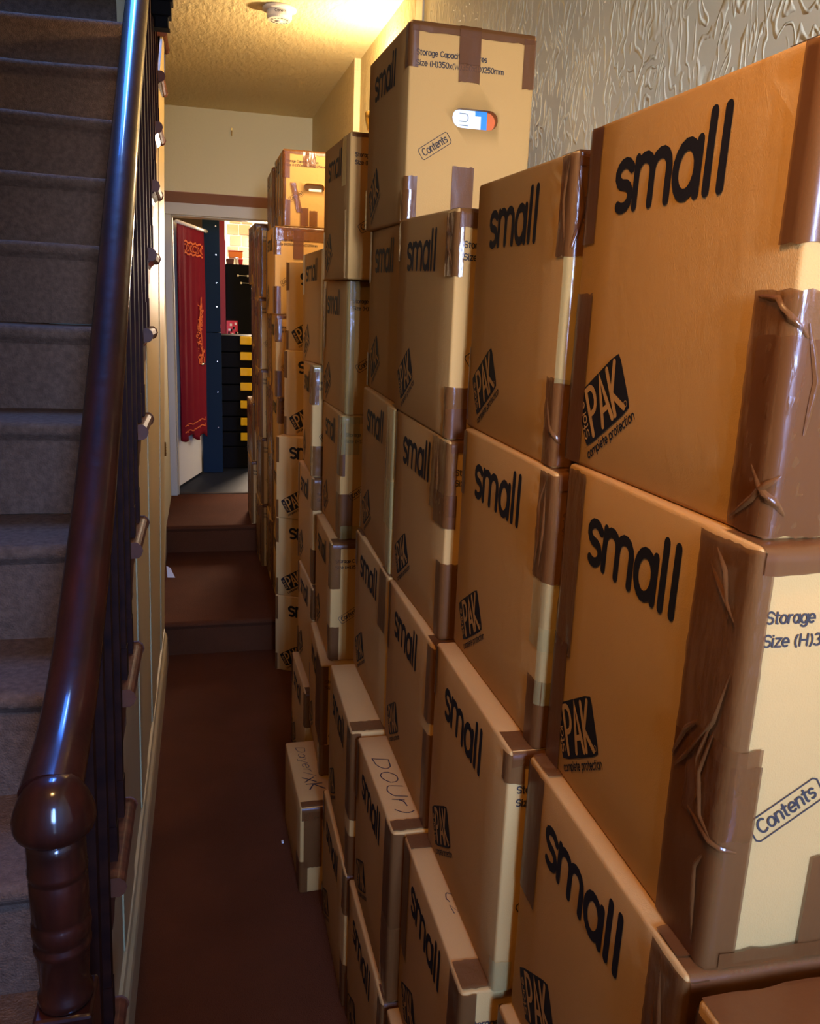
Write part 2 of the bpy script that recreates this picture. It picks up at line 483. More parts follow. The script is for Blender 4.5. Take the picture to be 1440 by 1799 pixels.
for k in range(-1, 13):
    y0, z1 = KY + k * KG, KZ + k * KR
    z0 = max(0.0, z1 - KR - 0.0)
    r = 0.017
    prof = [(y0 + 0.022, z0 - 0.0), (y0 + 0.018, z0 + 0.06), (y0 + 0.020, z1 - 2.6 * r), (y0 + 0.012, z1 - 2.1 * r)]
    for i in range(9):
        a = radians(230 - i * 140 / 8)
        prof.append((y0 + r + r * cos(a), z1 - r + r * sin(a)))
    prof += [(y0 + KG * 0.6, z1 - 0.001), (y0 + KG + 0.03, z1 + 0.001), (y0 + KG + 0.03, z0)]
    nseg = 12
    mb = MB()
    xs = [-1.05 + i * (0.855 / nseg) for i in range(nseg + 1)]
    P = len(prof)
    rr = random.Random(k + 50)
    ph = rr.random() * 6
    V = []
    for x in xs:
        for (yy, zz) in prof:
            V.append((x + 0.015 * zz, yy + 0.003 * sin(x * 9 + ph), zz + (0.0035 * sin(x * 7 + ph * 2) if zz > z0 + 0.03 else 0)))
    F = [(i * P + j, i * P + (j + 1) % P, (i + 1) * P + (j + 1) % P, (i + 1) * P + j) for i in range(nseg) for j in range(P)]
    F += [tuple(range(P))[::-1], tuple(nseg * P + j for j in range(P))]
    mb.add(V, F)
    so = build_at(mb, 'step', M['stair_carpet'], st, OX, OY)
    # the exposed wooden end of the tread with its moulded return
    if k >= 0:
        t = 0.030
        xi, xo = -0.215, -0.1515
        zz = z1 - 0.001
        pr = [(xi, zz - t), (xo - 0.010, zz - t), (xo - 0.004, zz - t + 0.004), (xo, zz - t / 2), (xo - 0.003, zz - 0.006), (xo - 0.010, zz), (xi, zz)]
        m1 = MB().prism(pr, 'y', y0 - 0.006, y0 + KG - 0.022, fn=lambda x, y, z: (x + 0.015 * z, y, z))
        build_at(m1, 'return_nosing', M['wood2'], st, OX, OY, bevel=0.003)
        s1 = MB().prism([(xi, zz - t - 0.022), (xo - 0.030, zz - t - 0.022), (xo - 0.026, zz - t - 0.012), (xo - 0.014, zz - t), (xi, zz - t)], 'y',
                        y0 + 0.012, y0 + KG - 0.03, fn=lambda x, y, z: (x + 0.015 * z, y, z))
        build_at(s1, 'scotia', M['wood'], st, OX, OY)
        # carved bracket on the string below the tread end
        zb = zz - t - 0.022
        pb = [(y0 + 0.020, zb), (y0 + 0.020, zb - 0.060), (y0 + 0.055, zb - 0.090), (y0 + 0.085, zb - 0.088), (y0 + 0.10, zb - 0.066),
              (y0 + 0.135, zb - 0.064), (y0 + 0.150, zb - 0.040), (y0 + 0.19, zb - 0.038), (y0 + 0.215, zb - 0.010), (y0 + 0.235, zb)]
        b1 = MB().prism(pb[::-1], 'x', -0.196, -0.181, fn=lambda x, y, z: (x + 0.015 * z, y, z))
        build_at(b1, 'string_bracket', M['wood2'], st, OX, OY, bevel=0.002)

# ------------------------------------------------------------------ banister
bn = empty('banister', (-0.16, 0.84, 0), label='dark polished mahogany banister with bulbous newel cap beside the stairs', cat='banister')
path = [(0.845, 1.070), (0.91, 1.079), (0.98, 1.094), (1.045, 1.122), (1.21, 1.222), (1.4, 1.366), (1.567, 1.505), (1.789, 1.71),
        (2.1, 1.985), (2.45, 2.268), (2.726, 2.495), (3.1, 2.80), (3.5, 3.13)]


def railx(z):
    return -0.163 + 0.010 * (z - 1.1)


prof_r = []   # (side, up) mopstick top with moulded shoulders and a lower fillet
for i in range(13):
    a = radians(-25 + i * 230 / 12)
    prof_r.append((0.030 * cos(a), 0.006 + 0.024 * sin(a)))
prof_r += [(-0.021, -0.012), (-0.024, -0.018), (-0.018, -0.024), (-0.017, -0.034), (0.017, -0.034), (0.018, -0.024), (0.024, -0.018), (0.021, -0.012)]


allp = []
for i in range(len(path) - 1):
    (ya, za), (yb, zb) = path[i], path[i + 1]
    for t in (0, 0.25, 0.5, 0.75):
        allp.append((ya + (yb - ya) * t, za + (zb - za) * t))
allp.append(path[-1])
for _ in range(6):      # ease the bends
    allp = [allp[0]] + [((allp[i - 1][0] + 2 * allp[i][0] + allp[i + 1][0]) / 4, (allp[i - 1][1] + 2 * allp[i][1] + allp[i + 1][1]) / 4)
                        for i in range(1, len(allp) - 1)] + [allp[-1]]


def rail(q0, q1, name, k=1.0):
    V = []
    nP = len(prof_r)
    idxs = list(range(q0, q1 + 1))
    for i in idxs:
        y, z = allp[i]
        a, b = allp[max(0, i - 1)], allp[min(len(allp) - 1, i + 1)]
        L = math.hypot(b[0] - a[0], b[1] - a[1])
        ty, tz = (b[0] - a[0]) / L, (b[1] - a[1]) / L
        x = railx(z)
        sc = k * (1.0 + 0.006 * sin(i * 0.9) + 0.07 * math.exp(-(y - 0.845) / 0.08))
        for (s_, u) in prof_r:
            V.append((x + s_ * sc + 0.16, y - tz * u * sc - 0.84, z + ty * u * sc))
    n = len(idxs)
    F = [(i * nP + j, i * nP + (j + 1) % nP, (i + 1) * nP + (j + 1) % nP, (i + 1) * nP + j) for i in range(n - 1) for j in range(nP)]
    b0 = len(V)
    V += V[:nP] + V[(n - 1) * nP:n * nP]
    F += [tuple(b0 + j for j in range(nP))[::-1], tuple(b0 + nP + j for j in range(nP))]
    o = mk(name, V, F, M['wood'], bn, smooth=True)
    for f in (-1, -2):
        o.data.polygons[f].use_smooth = False
    return o


rail(0, 30, 'handrail')
rail(30, len(allp) - 1, 'handrail', 0.97)
# newel post, turned
np_ = [(0.0255, 0.825), (0.0290, 0.830), (0.0290, 0.838), (0.0255, 0.843), (0.0262, 0.860), (0.0278, 0.893), (0.0300, 0.896), (0.0302, 0.902),
       (0.0278, 0.906), (0.0278, 0.909), (0.0302, 0.913), (0.0312, 0.922), (0.0302, 0.931), (0.0285, 0.934), (0.0296, 0.937), (0.0300, 0.960),
       (0.0300, 0.982), (0.0290, 0.984), (0.0290, 0.987), (0.0308, 0.990), (0.0308, 0.995), (0.0298, 0.998), (0.0300, 1.020), (0.0290, 1.036)]
MB().box(-0.031, 0.031, -0.031, 0.031, 0, 0.826).build('newel_base', M['wood'], bn, bevel=0.004)
MB().lathe(np_, 0, 0, 32).build('newel_post', M['wood'], bn, smooth=True)
cp = [(0.026, 1.033), (0.034, 1.035), (0.0392, 1.040), (0.0414, 1.046), (0.0418, 1.052), (0.0408, 1.059), (0.0380, 1.068), (0.0335, 1.079),
      (0.0275, 1.089), (0.0195, 1.096), (0.010, 1.0995), (0.0015, 1.1005)]
MB().lathe(cp, 0, 0, 36).build('newel_cap', M['wood'], bn, smooth=True)
# turned balusters, two to a tread
for k in range(0, 9):
    for f in (0.22, 0.72):
        y = KY + k * KG + f * KG
        zb = KZ + k * KR
        # rail height here
        for i in range(len(path) - 1):
            if path[i][0] <= y <= path[i + 1][0]:
                t = (y - path[i][0]) / (path[i + 1][0] - path[i][0])
                zr = path[i][1] + t * (path[i + 1][1] - path[i][1]) - 0.030
                break
        else:
            continue
        h = zr - zb
        xb, xt = -0.183 + 0.015 * zb, railx(zr)
        sq = 0.015
        mb = MB().box(-sq, sq, -sq, sq, 0, 0.1 * h).box(-sq * 0.9, sq * 0.9, -sq * 0.9, sq * 0.9, 0.1 * h, h)
        mb.V = [(px + xb + (xt - xb) * pz / h + 0.16, py + y - 0.84, pz + zb) for px, py, pz in mb.V]
        mb.build('baluster', M['wood_dark'], bn)
# dropped newel of the landing above
dn = MB().box(-0.140, -0.078, 3.02, 3.08, 2.46, 3.4)
dn.box(-0.146, -0.072, 3.014, 3.086, 2.50, 2.53).prism([(-0.13, 3.03), (-0.088, 3.03), (-0.088, 3.07), (-0.13, 3.07)], 'z', 2.425, 2.46)
tag(dn.build('landing_newel', M['black'], bevel=0.004), 'dark dropped newel end hanging at the ceiling edge', 'post')

# ------------------------------------------------------------------ cartons
# stroke lettering ------------------------------------------------


def arc(cx, cy, rx, ry, a0, a1, n=8):
    return [(cx + rx * cos(radians(a0 + (a1 - a0) * i / n)), cy + ry * sin(radians(a0 + (a1 - a0) * i / n))) for i in range(n + 1)]


G = {
    's': (0.58, [[(0.52, 0.86)] + arc(0.28, 0.76, 0.24, 0.24, 60, 250, 7) + arc(0.28, 0.26, 0.25, 0.26, 70, -130, 8)]),
    'm': (1.12, [[(0.04, 0), (0.04, 1.0)], [(0.04, 0.62)] + arc(0.29, 0.68, 0.25, 0.32, 180, 0, 7) + [(0.54, 0)],
                 [(0.54, 0.62)] + arc(0.79, 0.68, 0.25, 0.32, 180, 0, 7) + [(1.04, 0)]]),
    'a': (0.74, [arc(0.33, 0.5, 0.29, 0.5, 0, 360, 18), [(0.64, 1.0), (0.64, 0)]]),
    'l': (0.26, [[(0.08, 0), (0.08, 1.45)]]),
    'C': (0.95, [arc(0.5, 0.7, 0.45, 0.7, 50, 310, 14)]),
    'o': (0.80, [arc(0.37, 0.5, 0.34, 0.5, 0, 360, 14)]),
    'n': (0.72, [[(0.04, 0), (0.04, 1.0)], [(0.04, 0.62)] + arc(0.33, 0.66, 0.29, 0.34, 180, 0, 7) + [(0.62, 0)]]),
    't': (0.52, [[(0.2, 1.35), (0.2, 0.2)] + arc(0.36, 0.18, 0.16, 0.18, 180, 270, 3), [(0, 1.0), (0.44, 1.0)]]),
    'e': (0.76, [[(0.04, 0.5), (0.68, 0.5)] + arc(0.36, 0.5, 0.33, 0.5, 0, 310, 12)]),
    'S': (0.85, [[(0.74, 1.2)] + arc(0.40, 1.05, 0.34, 0.35, 50, 250, 7) + arc(0.40, 0.36, 0.36, 0.36, 75, -140, 8)]),
    'r': (0.50, [[(0.04, 0), (0.04, 1.0)], [(0.04, 0.6)] + arc(0.36, 0.62, 0.32, 0.38, 180, 80, 4)]),
    'g': (0.78, [arc(0.37, 0.5, 0.33, 0.5, 0, 360, 14), [(0.72, 1.0), (0.72, -0.1)] + arc(0.4, -0.12, 0.32, 0.32, 0, -150, 6)]),
    'p': (0.78, [[(0.04, 1.0), (0.04, -0.45)], arc(0.38, 0.5, 0.33, 0.5, 0, 360, 14)]),
    'c': (0.68, [arc(0.37, 0.5, 0.33, 0.5, 50, 310, 10)]),
    'i': (0.24, [[(0.06, 0), (0.06, 1.0)], [(0.06, 1.32), (0.06, 1.36)]]),
    'y': (0.72, [[(0.02, 1.0), (0.36, 0.05)], [(0.68, 1.0), (0.28, -0.4), (0.05, -0.42)]]),
    'z': (0.66, [[(0.04, 1.0), (0.58, 1.0), (0.04, 0), (0.6, 0)]]),
    'H': (0.98, [[(0.05, 0), (0.05, 1.4)], [(0.82, 0), (0.82, 1.4)], [(0.05, 0.7), (0.82, 0.7)]]),
    'W': (1.25, [[(0, 1.4), (0.28, 0), (0.56, 1.2), (0.84, 0), (1.12, 1.4)]]),
    'D': (0.95, [[(0.05, 0), (0.05, 1.4)], [(0.05, 1.4)] + arc(0.25, 0.7, 0.55, 0.7, 90, -90, 8) + [(0.05, 0)]]),
    'x': (0.70, [[(0.02, 1.0), (0.58, 0)], [(0.58, 1.0), (0.02, 0)]]),
    '0': (0.82, [arc(0.37, 0.7, 0.33, 0.7, 0, 360, 14)]),
    '2': (0.80, [arc(0.37, 1.02, 0.32, 0.38, 160, -30, 6) + [(0.04, 0), (0.70, 0)]]),
    '3': (0.80, [arc(0.34, 1.06, 0.30, 0.34, 140, -80, 6) + arc(0.34, 0.37, 0.35, 0.37, 80, -140, 7)]),
    '5': (0.80, [[(0.66, 1.4), (0.12, 1.4), (0.08, 0.80)] + arc(0.34, 0.45, 0.35, 0.45, 110, -140, 8)]),
    '(': (0.42, [arc(0.55, 0.6, 0.5, 0.95, 130, 230, 6)]),
    ')': (0.42, [arc(-0.2, 0.6, 0.5, 0.95, 50, -50, 6)]),
    'P': (0.86, [[(0.06, 0), (0.06, 1.4)] + arc(0.36, 1.02, 0.38, 0.38, 90, -90, 7) + [(0.06, 0.64)]]),
    'A': (0.95, [[(0.0, 0), (0.42, 1.4), (0.84, 0)], [(0.14, 0.42), (0.70, 0.42)]]),
    'K': (0.88, [[(0.06, 0), (0.06, 1.4)], [(0.74, 1.4), (0.10, 0.62), (0.78, 0)]]),
    'U': (0.95, [[(0.08, 1.4), (0.08, 0.5)] + arc(0.43, 0.42, 0.35, 0.42, 180, 360, 8) + [(0.78, 1.4)]]),
    'T': (0.9, [[(0, 1.4), (0.8, 1.4)], [(0.4, 1.4), (0.4, 0)]]),
    'G': (1.0, [arc(0.5, 0.7, 0.45, 0.7, 50, 340, 14) + [(0.95, 0.65), (0.6, 0.65)]]),
    'I': (0.3, [[(0.1, 0), (0.1, 1.4)]]),
    '/': (0.5, [[(0.0, -0.2), (0.45, 1.5)]]),
    'O': (0.9, [arc(0.42, 0.7, 0.38, 0.7, 0, 350, 14)]),
    ' ': (0.42, []),
}


def text_strokes(s, size, x0, y0, width=None, ang=0.0, slant=0.0):
    out = []
    adv = 0.0
    for ch in s:
        wd, ss = G[ch]
        for k in ss:
            out.append([(adv + px + slant * py, py) for px, py in k])
        adv += wd + 0.08
    sx = size if width is None else width / max(1e-6, adv - 0.1)
    ca, sa = cos(ang), sin(ang)
    res = []
    for k in out:
        q = [(px * sx, py * size) for px, py in k]
        res.append([(x0 + px * ca - py * sa, y0 + px * sa + py * ca) for px, py in q])
    return res


def strokes_mesh(strokes, th, surf, off, mb, cap=5, maxseg=0.03):
    """rounded ribbons in (u, v) laid on surf(u, v, off)"""
    h = th / 2
    for line in strokes:
        pts = []
        for i, p in enumerate(line):
            if i and math.hypot(p[0] - pts[-1][0], p[1] - pts[-1][1]) < 1e-6:
                continue
            if i:
                d = math.hypot(p[0] - pts[-1][0], p[1] - pts[-1][1])
                n = int(d / maxseg)
                for j in range(n):
                    t = (j + 1) / (n + 1)
                    pts.append((line[i - 1][0] + (p[0] - line[i - 1][0]) * t, line[i - 1][1] + (p[1] - line[i - 1][1]) * t))
            pts.append(p)
        if len(pts) < 2:
            continue
        n = len(pts)
        L = []
        R = []
        for i in range(n):
            a = pts[max(0, i - 1)]
            b = pts[min(n - 1, i + 1)]
            c = pts[i]
            d1 = (c[0] - a[0], c[1] - a[1]) if i else (b[0] - c[0], b[1] - c[1])
            d2 = (b[0] - c[0], b[1] - c[1]) if i < n - 1 else d1
            l1, l2 = math.hypot(*d1) or 1, math.hypot(*d2) or 1
            tx, ty = d1[0] / l1 + d2[0] / l2, d1[1] / l1 + d2[1] / l2
            lt = math.hypot(tx, ty)
            if lt < 0.2:
                tx, ty, lt = d2[0] / l2, d2[1] / l2, 1
            tx, ty = tx / lt, ty / lt
            co = max(0.55, (tx * d2[0] + ty * d2[1]) / l2)
            nx, ny = -ty * h / co, tx * h / co
            L.append((c[0] + nx, c[1] + ny))
            R.append((c[0] - nx, c[1] - ny))
        V = L + R
        F = [(i, n + i, n + i + 1, i + 1) for i in range(n - 1)]
        for end in (0, n - 1):
            c = pts[end]
            base = math.atan2(L[end][1] - c[1], L[end][0] - c[0])
            rr = h
            i0 = len(V)
            sgn = 1 if end == 0 else -1
            for q in range(1, cap):
                a = base + sgn * pi * q / cap
                V.append((c[0] + rr * cos(a), c[1] + rr * sin(a)))
            ring = [end] + list(range(i0, i0 + cap - 1)) + [n + end]
            F.append(tuple(ring) if end == 0 else tuple(ring[::-1]))
        mb.add([surf(u, v, off) for u, v in V], F)


RAD = 0.005


def carton(name, x, y, yaw, L, D, zb, zt, label, group=None, seed=0, tapes=(), prints=('small', 'logo'), bodymat='card',
           handle=False, far_detail=False, bulge=0.0022, topmark=None, cat='box', folds=()):
    """A packed carton. Root at the near front bottom corner; local +y runs away along the front,
    local +x goes in from the front; zb / zt = (near, far) heights of bottom and top."""
    root = empty(name, (x, y, zb[0]), yaw, label, cat, group)
    zb0 = zb[0]

    def zbot(yy):
        return zb[0] + (zb[1] - zb[0]) * yy / L - zb0

    def ztop(yy):
        return zt[0] + (zt[1] - zt[0]) * yy / L - zb0
    h = zt[0] - zb[0]
    rnd = random.Random(seed)
    sag = rnd.uniform(-0.3, 0.9)

    def bl(a, b):
        a = max(0, min(1, a))
        b = max(0, min(1, b))
        return bulge * (16 * a * (1 - a) * b * (1 - b)) * (1 + 0.3 * sag)

    def put(xx, yy, tt):
        """tt = 0..1 height fraction"""
        return (xx, yy, zbot(yy) + (ztop(yy) - zbot(yy)) * tt)

    def front(u, v, off):
        # u from the far edge, v up from the bottom
        yy = L - u
        return put(-bl(u / L, v / h) - off, yy, v / h)

    def endf(u, v, off):
        return put(u, -bl(u / D, v / h) - off, v / h)

    def topf(u, yy, off):
        p = put(u, yy, 1.0)
        return (p[0], p[1], p[2] + off)

    # rounded body
    def axis(n, length, cuts=()):
        r = RAD
        a = [0, 0.35 * r, r]
        inner = [r + (length - 2 * r) * i / n for i in range(1, n)]
        for c in cuts:
            inner = [q for q in inner if abs(q - c) > 0.006] + [c]
        return a + sorted(inner) + [length - r, length - 0.35 * r, length]
    ax = [axis(4, D), axis(5, L), axis(5, h)]
    idx = {}
    V = []
    F = []

    def vert(i, j, k):
        key = (i, j, k)
        if key in idx:
            return idx[key]
        p = [ax[0][i], ax[1][j], ax[2][k]]
        dim = (D, L, h)
        inn = [min(max(p[q], RAD), dim[q] - RAD) for q in range(3)]
        d = [p[q] - inn[q] for q in range(3)]
        ln = math.sqrt(sum(c * c for c in d))
        if ln > 1e-9:
            p = [inn[q] + d[q] / ln * RAD for q in range(3)]
        fx, fy, fz = p[0] / D, p[1] / L, p[2] / h
        if i == 0:
            p[0] -= bl(fy, fz)
        if i == len(ax[0]) - 1:
            p[0] += 0
        if j == 0:
            p[1] -= bl(fx, fz)
        V.append(put(p[0], p[1], p[2] / h))
        idx[key] = len(V) - 1
        return idx[key]
    nx, ny, nz = len(ax[0]), len(ax[1]), len(ax[2])
    for j in range(ny - 1):
        for k in range(nz - 1):
            F.append((vert(0, j, k), vert(0, j, k + 1), vert(0, j + 1, k + 1), vert(0, j + 1, k)))
            F.append((vert(nx - 1, j, k), vert(nx - 1, j + 1, k), vert(nx - 1, j + 1, k + 1), vert(nx - 1, j, k + 1)))
    for i in range(nx - 1):
        for k in range(nz - 1):
            F.append((vert(i, 0, k), vert(i + 1, 0, k), vert(i + 1, 0, k + 1), vert(i, 0, k + 1)))
            F.append((vert(i, ny - 1, k), vert(i, ny - 1, k + 1), vert(i + 1, ny - 1, k + 1), vert(i + 1, ny - 1, k)))
    for i in range(nx - 1):
        for j in range(ny - 1):
            F.append((vert(i, j, 0), vert(i, j + 1, 0), vert(i + 1, j + 1, 0), vert(i + 1, j, 0)))
            F.append((vert(i, j, nz - 1), vert(i + 1, j, nz - 1), vert(i + 1, j + 1, nz - 1), vert(i, j + 1, nz - 1)))
    body = mk('carton_body', V, F, M[bodymat], root, smooth=True)
    if handle:
        u0, u1, v0, v1 = handle
        rr = (v1 - v0) / 2
        oc = []
        for q in range(9):
            a = radians(-90 + q * 180 / 8)
            oc.append((u1 - rr + rr * cos(a), v0 + rr + rr * sin(a)))
        for q in range(9):
            a = radians(90 + q * 180 / 8)
            oc.append((u0 + rr + rr * cos(a), v0 + rr + rr * sin(a)))
        cut = MB().prism(oc, 'y', -0.02, 0.05)
        co = cut.build('cutter', M['dark'])
        co.parent = root
        bpy.context.view_layer.update()
        md = body.modifiers.new('b', 'BOOLEAN')
        md.object = co
        md.operation = 'DIFFERENCE'
        dg = bpy.context.evaluated_depsgraph_get()
        nm = bpy.data.meshes.new_from_object(body.evaluated_get(dg))
        body.modifiers.clear()
        body.data = nm
        bpy.data.objects.remove(co)

    # ---- printing
    ink = M['ink']
    if 'small' in prints:
        s = L / 0.352
        mb = MB()
        x_h = 0.0415
        st_ = text_strokes('small', x_h, 0.070 * s, 0.264 * h / 0.352, width=0.186 * s)
        strokes_mesh(st_, 0.0104, front, 0.0007, mb, cap=7)
        mb.build('lettering', ink, root)
    if 'logo' in prints:
        ang = radians(31)
        ca, sa = cos(ang), sin(ang)

        def lg(a, b):
            return (0.054 + a * ca - b * sa, (0.022 + a * sa + b * ca) * h / 0.352)
        W_, H_ = 0.103, 0.062
        r = 0.006
        oc = []
        for (cx, cy, a0) in ((W_ - r, r, -90), (W_ - r, H_ - r, 0), (r, H_ - r, 90), (r, r, 180)):
            oc += [(cx + r * cos(radians(a0 + q * 22.5)), cy + r * sin(radians(a0 + q * 22.5))) for q in range(5)]
        mb = MB()
        # grid fill so that the emblem follows the bulge
        N = 6
        gv = []
        for a in range(N + 1):
            for b in range(N + 1):
                fa, fb = a / N * W_, b / N * H_
                # pull the corners in
                if a in (0, N) and b in (0, N):
                    fa = min(max(fa, 0.002), W_ - 0.002)
                    fb = min(max(fb, 0.002), H_ - 0.002)
                gv.append(front(*lg(fa, fb), 0.0006))
        gf = [(a * (N + 1) + b, (a + 1) * (N + 1) + b, (a + 1) * (N + 1) + b + 1, a * (N + 1) + b + 1) for a in range(N) for b in range(N)]
        mb.add(gv, gf)
        lo = mb.build('logo', ink, root)
        mb = MB()

        def on(strokes):
            return [[lg(a, b) for a, b in k] for k in strokes]
        ltr = text_strokes('PAK', 0.036, 0.020, 0.006, width=0.074, slant=0.0)
        strokes_mesh(on(ltr), 0.0062, front, 0.0011, mb, cap=5)
        sid = [[(0.013 - (b), 0.008 + a) for a, b in k] for k in text_strokes('Store', 0.0075, 0, 0, width=0.042)]
        strokes_mesh(on(sid), 0.0016, front, 0.0011, mb, cap=3)
        strokes_mesh(on([arc(W_ - 0.007, 0.008, 0.003, 0.003, 0, 360, 10)]), 0.0007, front, 0.0011, mb, cap=3)
        mb.build('emblem_lettering', M[bodymat], lo)
        mb = MB()
        tx = text_strokes('complete protection', 0.0065, 0.0, -0.0125, width=W_ + 0.004)
        strokes_mesh(on(tx), 0.0016, front, 0.0006, mb, cap=3)
        mb.build('slogan', ink, root)
    if 'end' in prints:
        mb = MB()
        fs = h / 0.352
        strokes_mesh(text_strokes('Storage Capacity 30 litres', 0.0066, 0.013, 0.295 * fs, width=0.138), 0.0017, endf, 0.0007, mb, cap=3)
        strokes_mesh(text_strokes('Size (H)350x(W)350x(D)250mm', 0.0066, 0.013, 0.277 * fs, width=0.173), 0.0017, endf, 0.0007, mb, cap=3)
        mb.build('capacity_print', M['ink2'], root)
        mb = MB()
        an = radians(33.5)
        c_, s_ = cos(an), sin(an)

        def ct(a, b):
            return (0.034 + a * c_ - b * s_, (0.113 + a * s_ + b * c_) * fs)
        r = 0.003
        fr_ = [(r, 0), (0.066 - r, 0), (0.066, r), (0.066, 0.022 - r), (0.066 - r, 0.022), (r, 0.022), (0, 0.022 - r), (0, r), (r, 0)]
        strokes_mesh([[ct(a, b) for a, b in fr_]], 0.0013, endf, 0.0007, mb, cap=3)
        tt = text_strokes('Contents', 0.0092, 0.006, 0.0055, width=0.054)
        strokes_mesh([[ct(a, b) for a, b in k] for k in tt], 0.0020, endf, 0.0007, mb, cap=3)
        mb.build('contents_print', M['ink2'], root)

    # ---- tape
    def edge_path(s_, v, off, near=True):
        """around the vertical near edge: s<0 on the front, s>0 on the end"""
        r = RAD
        q = pi / 2 * r
        if near:
            if s_ <= -q / 2:
                yy = -s_ - q / 2 + r
                u = L - yy
                return front(u, v, off)
            if s_ >= q / 2:
                return endf(s_ - q / 2 + r, v, off)
            a = pi + (s_ + q / 2) / q * (pi / 2)
            return put(r + (r + off) * cos(a), r + (r + off) * sin(a), v / h)
        else:
            # far edge: s<0 wraps onto the back end, s>0 on the front
            if s_ >= q / 2:
                return front(s_ - q / 2 + r, v, off)
            yy = L
            if s_ <= -q / 2:
                return put(-s_ - q / 2 + r, L + off, v / h)
            a = pi - ((q / 2 - s_) / q) * (pi / 2)
            return put(r + (r + off) * cos(a), L - r + (r + off) * sin(a), v / h)

    cnt = [0]

    def strip(kind, a0, a1, b0, b1, m_='tape', skew=0.0, wr=1.0):
        """kind: ne (near edge), fe (far edge), f (front), e (end), t (top: a = in from front, b = along),
        te (top/end edge), tf (top/front edge)"""
        cnt[0] += 1
        nu = max(5, int(abs(a1 - a0) / 0.006))
        nv = max(5, int(abs(b1 - b0) / 0.008))
        nu, nv = min(nu, 22), min(nv, 36)
        V = []
        ph = [rnd.random() * 6 for _ in range(6)]
        jag = [rnd.uniform(-1, 1) * 0.0013 for _ in range(nu + 1)]
        amp = 0.0004 * wr
        for i in range(nu + 1):
            a = a0 + (a1 - a0) * i / nu
            for j in range(nv + 1):
                b = b0 + (b1 - b0) * j / nv
                if j == 0:
                    b -= jag[i]
                if j == nv:
                    b += jag[i]
                aa = a + skew * (b - b0)
                w_ = amp * (sin(aa * 310 + b * 60 + ph[0]) * 0.5 + sin(b * 260 - aa * 90 + ph[1]) * 0.5 + 0.6 * sin(aa * 520 - b * 190 + ph[2]))
                if m_ == 'tape_wrinkled':
                    w_ *= 2.2
                off = 0.0011 + 0.00035 * cnt[0] + max(-0.0003, w_ * 0.4)
                if kind == 'ne':
                    p = edge_path(aa, b, off)
                elif kind == 'fe':
                    p = edge_path(aa, b, off, False)
                elif kind == 'f':
                    p = front(aa, b, off)
                elif kind == 'e':
                    p = endf(aa, b, off)
                elif kind == 't':
                    p = topf(aa, b, off)
                elif kind == 'te':     # b: <0 down the end face, >0 along the top
                    if b < 0:
                        p = endf(aa, h + b, off)
                    else:
                        p = topf(aa, b, off * min(1.0, 0.25 + b * 0 + 0.0))
                V.append(p)
        F = [(i * (nv + 1) + j, (i + 1) * (nv + 1) + j, (i + 1) * (nv + 1) + j + 1, i * (nv + 1) + j + 1) for i in range(nu) for j in range(nv)]
        o = mk('tape', V, F, M[m_], root, smooth=True)
        return o
    def fold(kind, pts_, wd=0.0030, hgt=0.0024):
        V = []
        n = len(pts_)
        dense = []
        for q in range(n - 1):
            for t in (0, .25, .5, .75):
                dense.append((pts_[q][0] + (pts_[q + 1][0] - pts_[q][0]) * t, pts_[q][1] + (pts_[q + 1][1] - pts_[q][1]) * t))
        dense.append(pts_[-1])
        m = len(dense)
        for q, (a, b) in enumerate(dense):
            p0, p1 = dense[max(0, q - 1)], dense[min(m - 1, q + 1)]
            dx, dy = p1[0] - p0[0], p1[1] - p0[1]
            ln = math.hypot(dx, dy) or 1
            nx_, ny_ = -dy / ln, dx / ln
            tp_ = sin(pi * q / (m - 1))
            for k_, hh_ in ((-1, 0), (-.45, .55), (0, 1), (.55, .35), (1, 0)):
                aa, bb, of = a + nx_ * k_ * wd * (0.3 + 0.7 * tp_), b + ny_ * k_ * wd * (0.3 + 0.7 * tp_), 0.0014 + 0.00035 * cnt[0] + hgt * hh_ * tp_
                V.append(edge_path(aa, bb, of) if kind == 'ne' else (front(aa, bb, of) if kind == 'f' else endf(aa, bb, of)))
        F = [(q * 5 + k_, (q + 1) * 5 + k_, (q + 1) * 5 + k_ + 1, q * 5 + k_ + 1) for q in range(m - 1) for k_ in range(4)]
        mk('tape_fold', V, F, M['tape_wrinkled'], root, smooth=True)
    for t in tapes:
        strip(*t[:5], **(t[5] if len(t) > 5 else {}))
    for kd, pl_ in folds:
        fold(kd, pl_)
    if topmark:
        for word, size, u0, y0, ang, wid, th in topmark:
            mb = MB()
            stx = text_strokes(word, size, 0, 0, width=wid, slant=0.15)
            c_, s_ = cos(ang), sin(ang)
            rn = random.Random(3)
            stx = [[(u0 + a * c_ - b * s_ + rn.uniform(-.001, .001), y0 + a * s_ + b * c_ + rn.uniform(-.001, .001)) for a, b in k] for k in stx]
            strokes_mesh(stx, th, topf, 0.0006, mb, cap=3)
            mb.build('handwriting', M['pen'], root)
    return root


# tape recipes ---------------------------------------------------------------
W = dict(m_='tape_wrinkled', wr=1.6)
CL = dict(m_='tape_clear', wr=1.2)


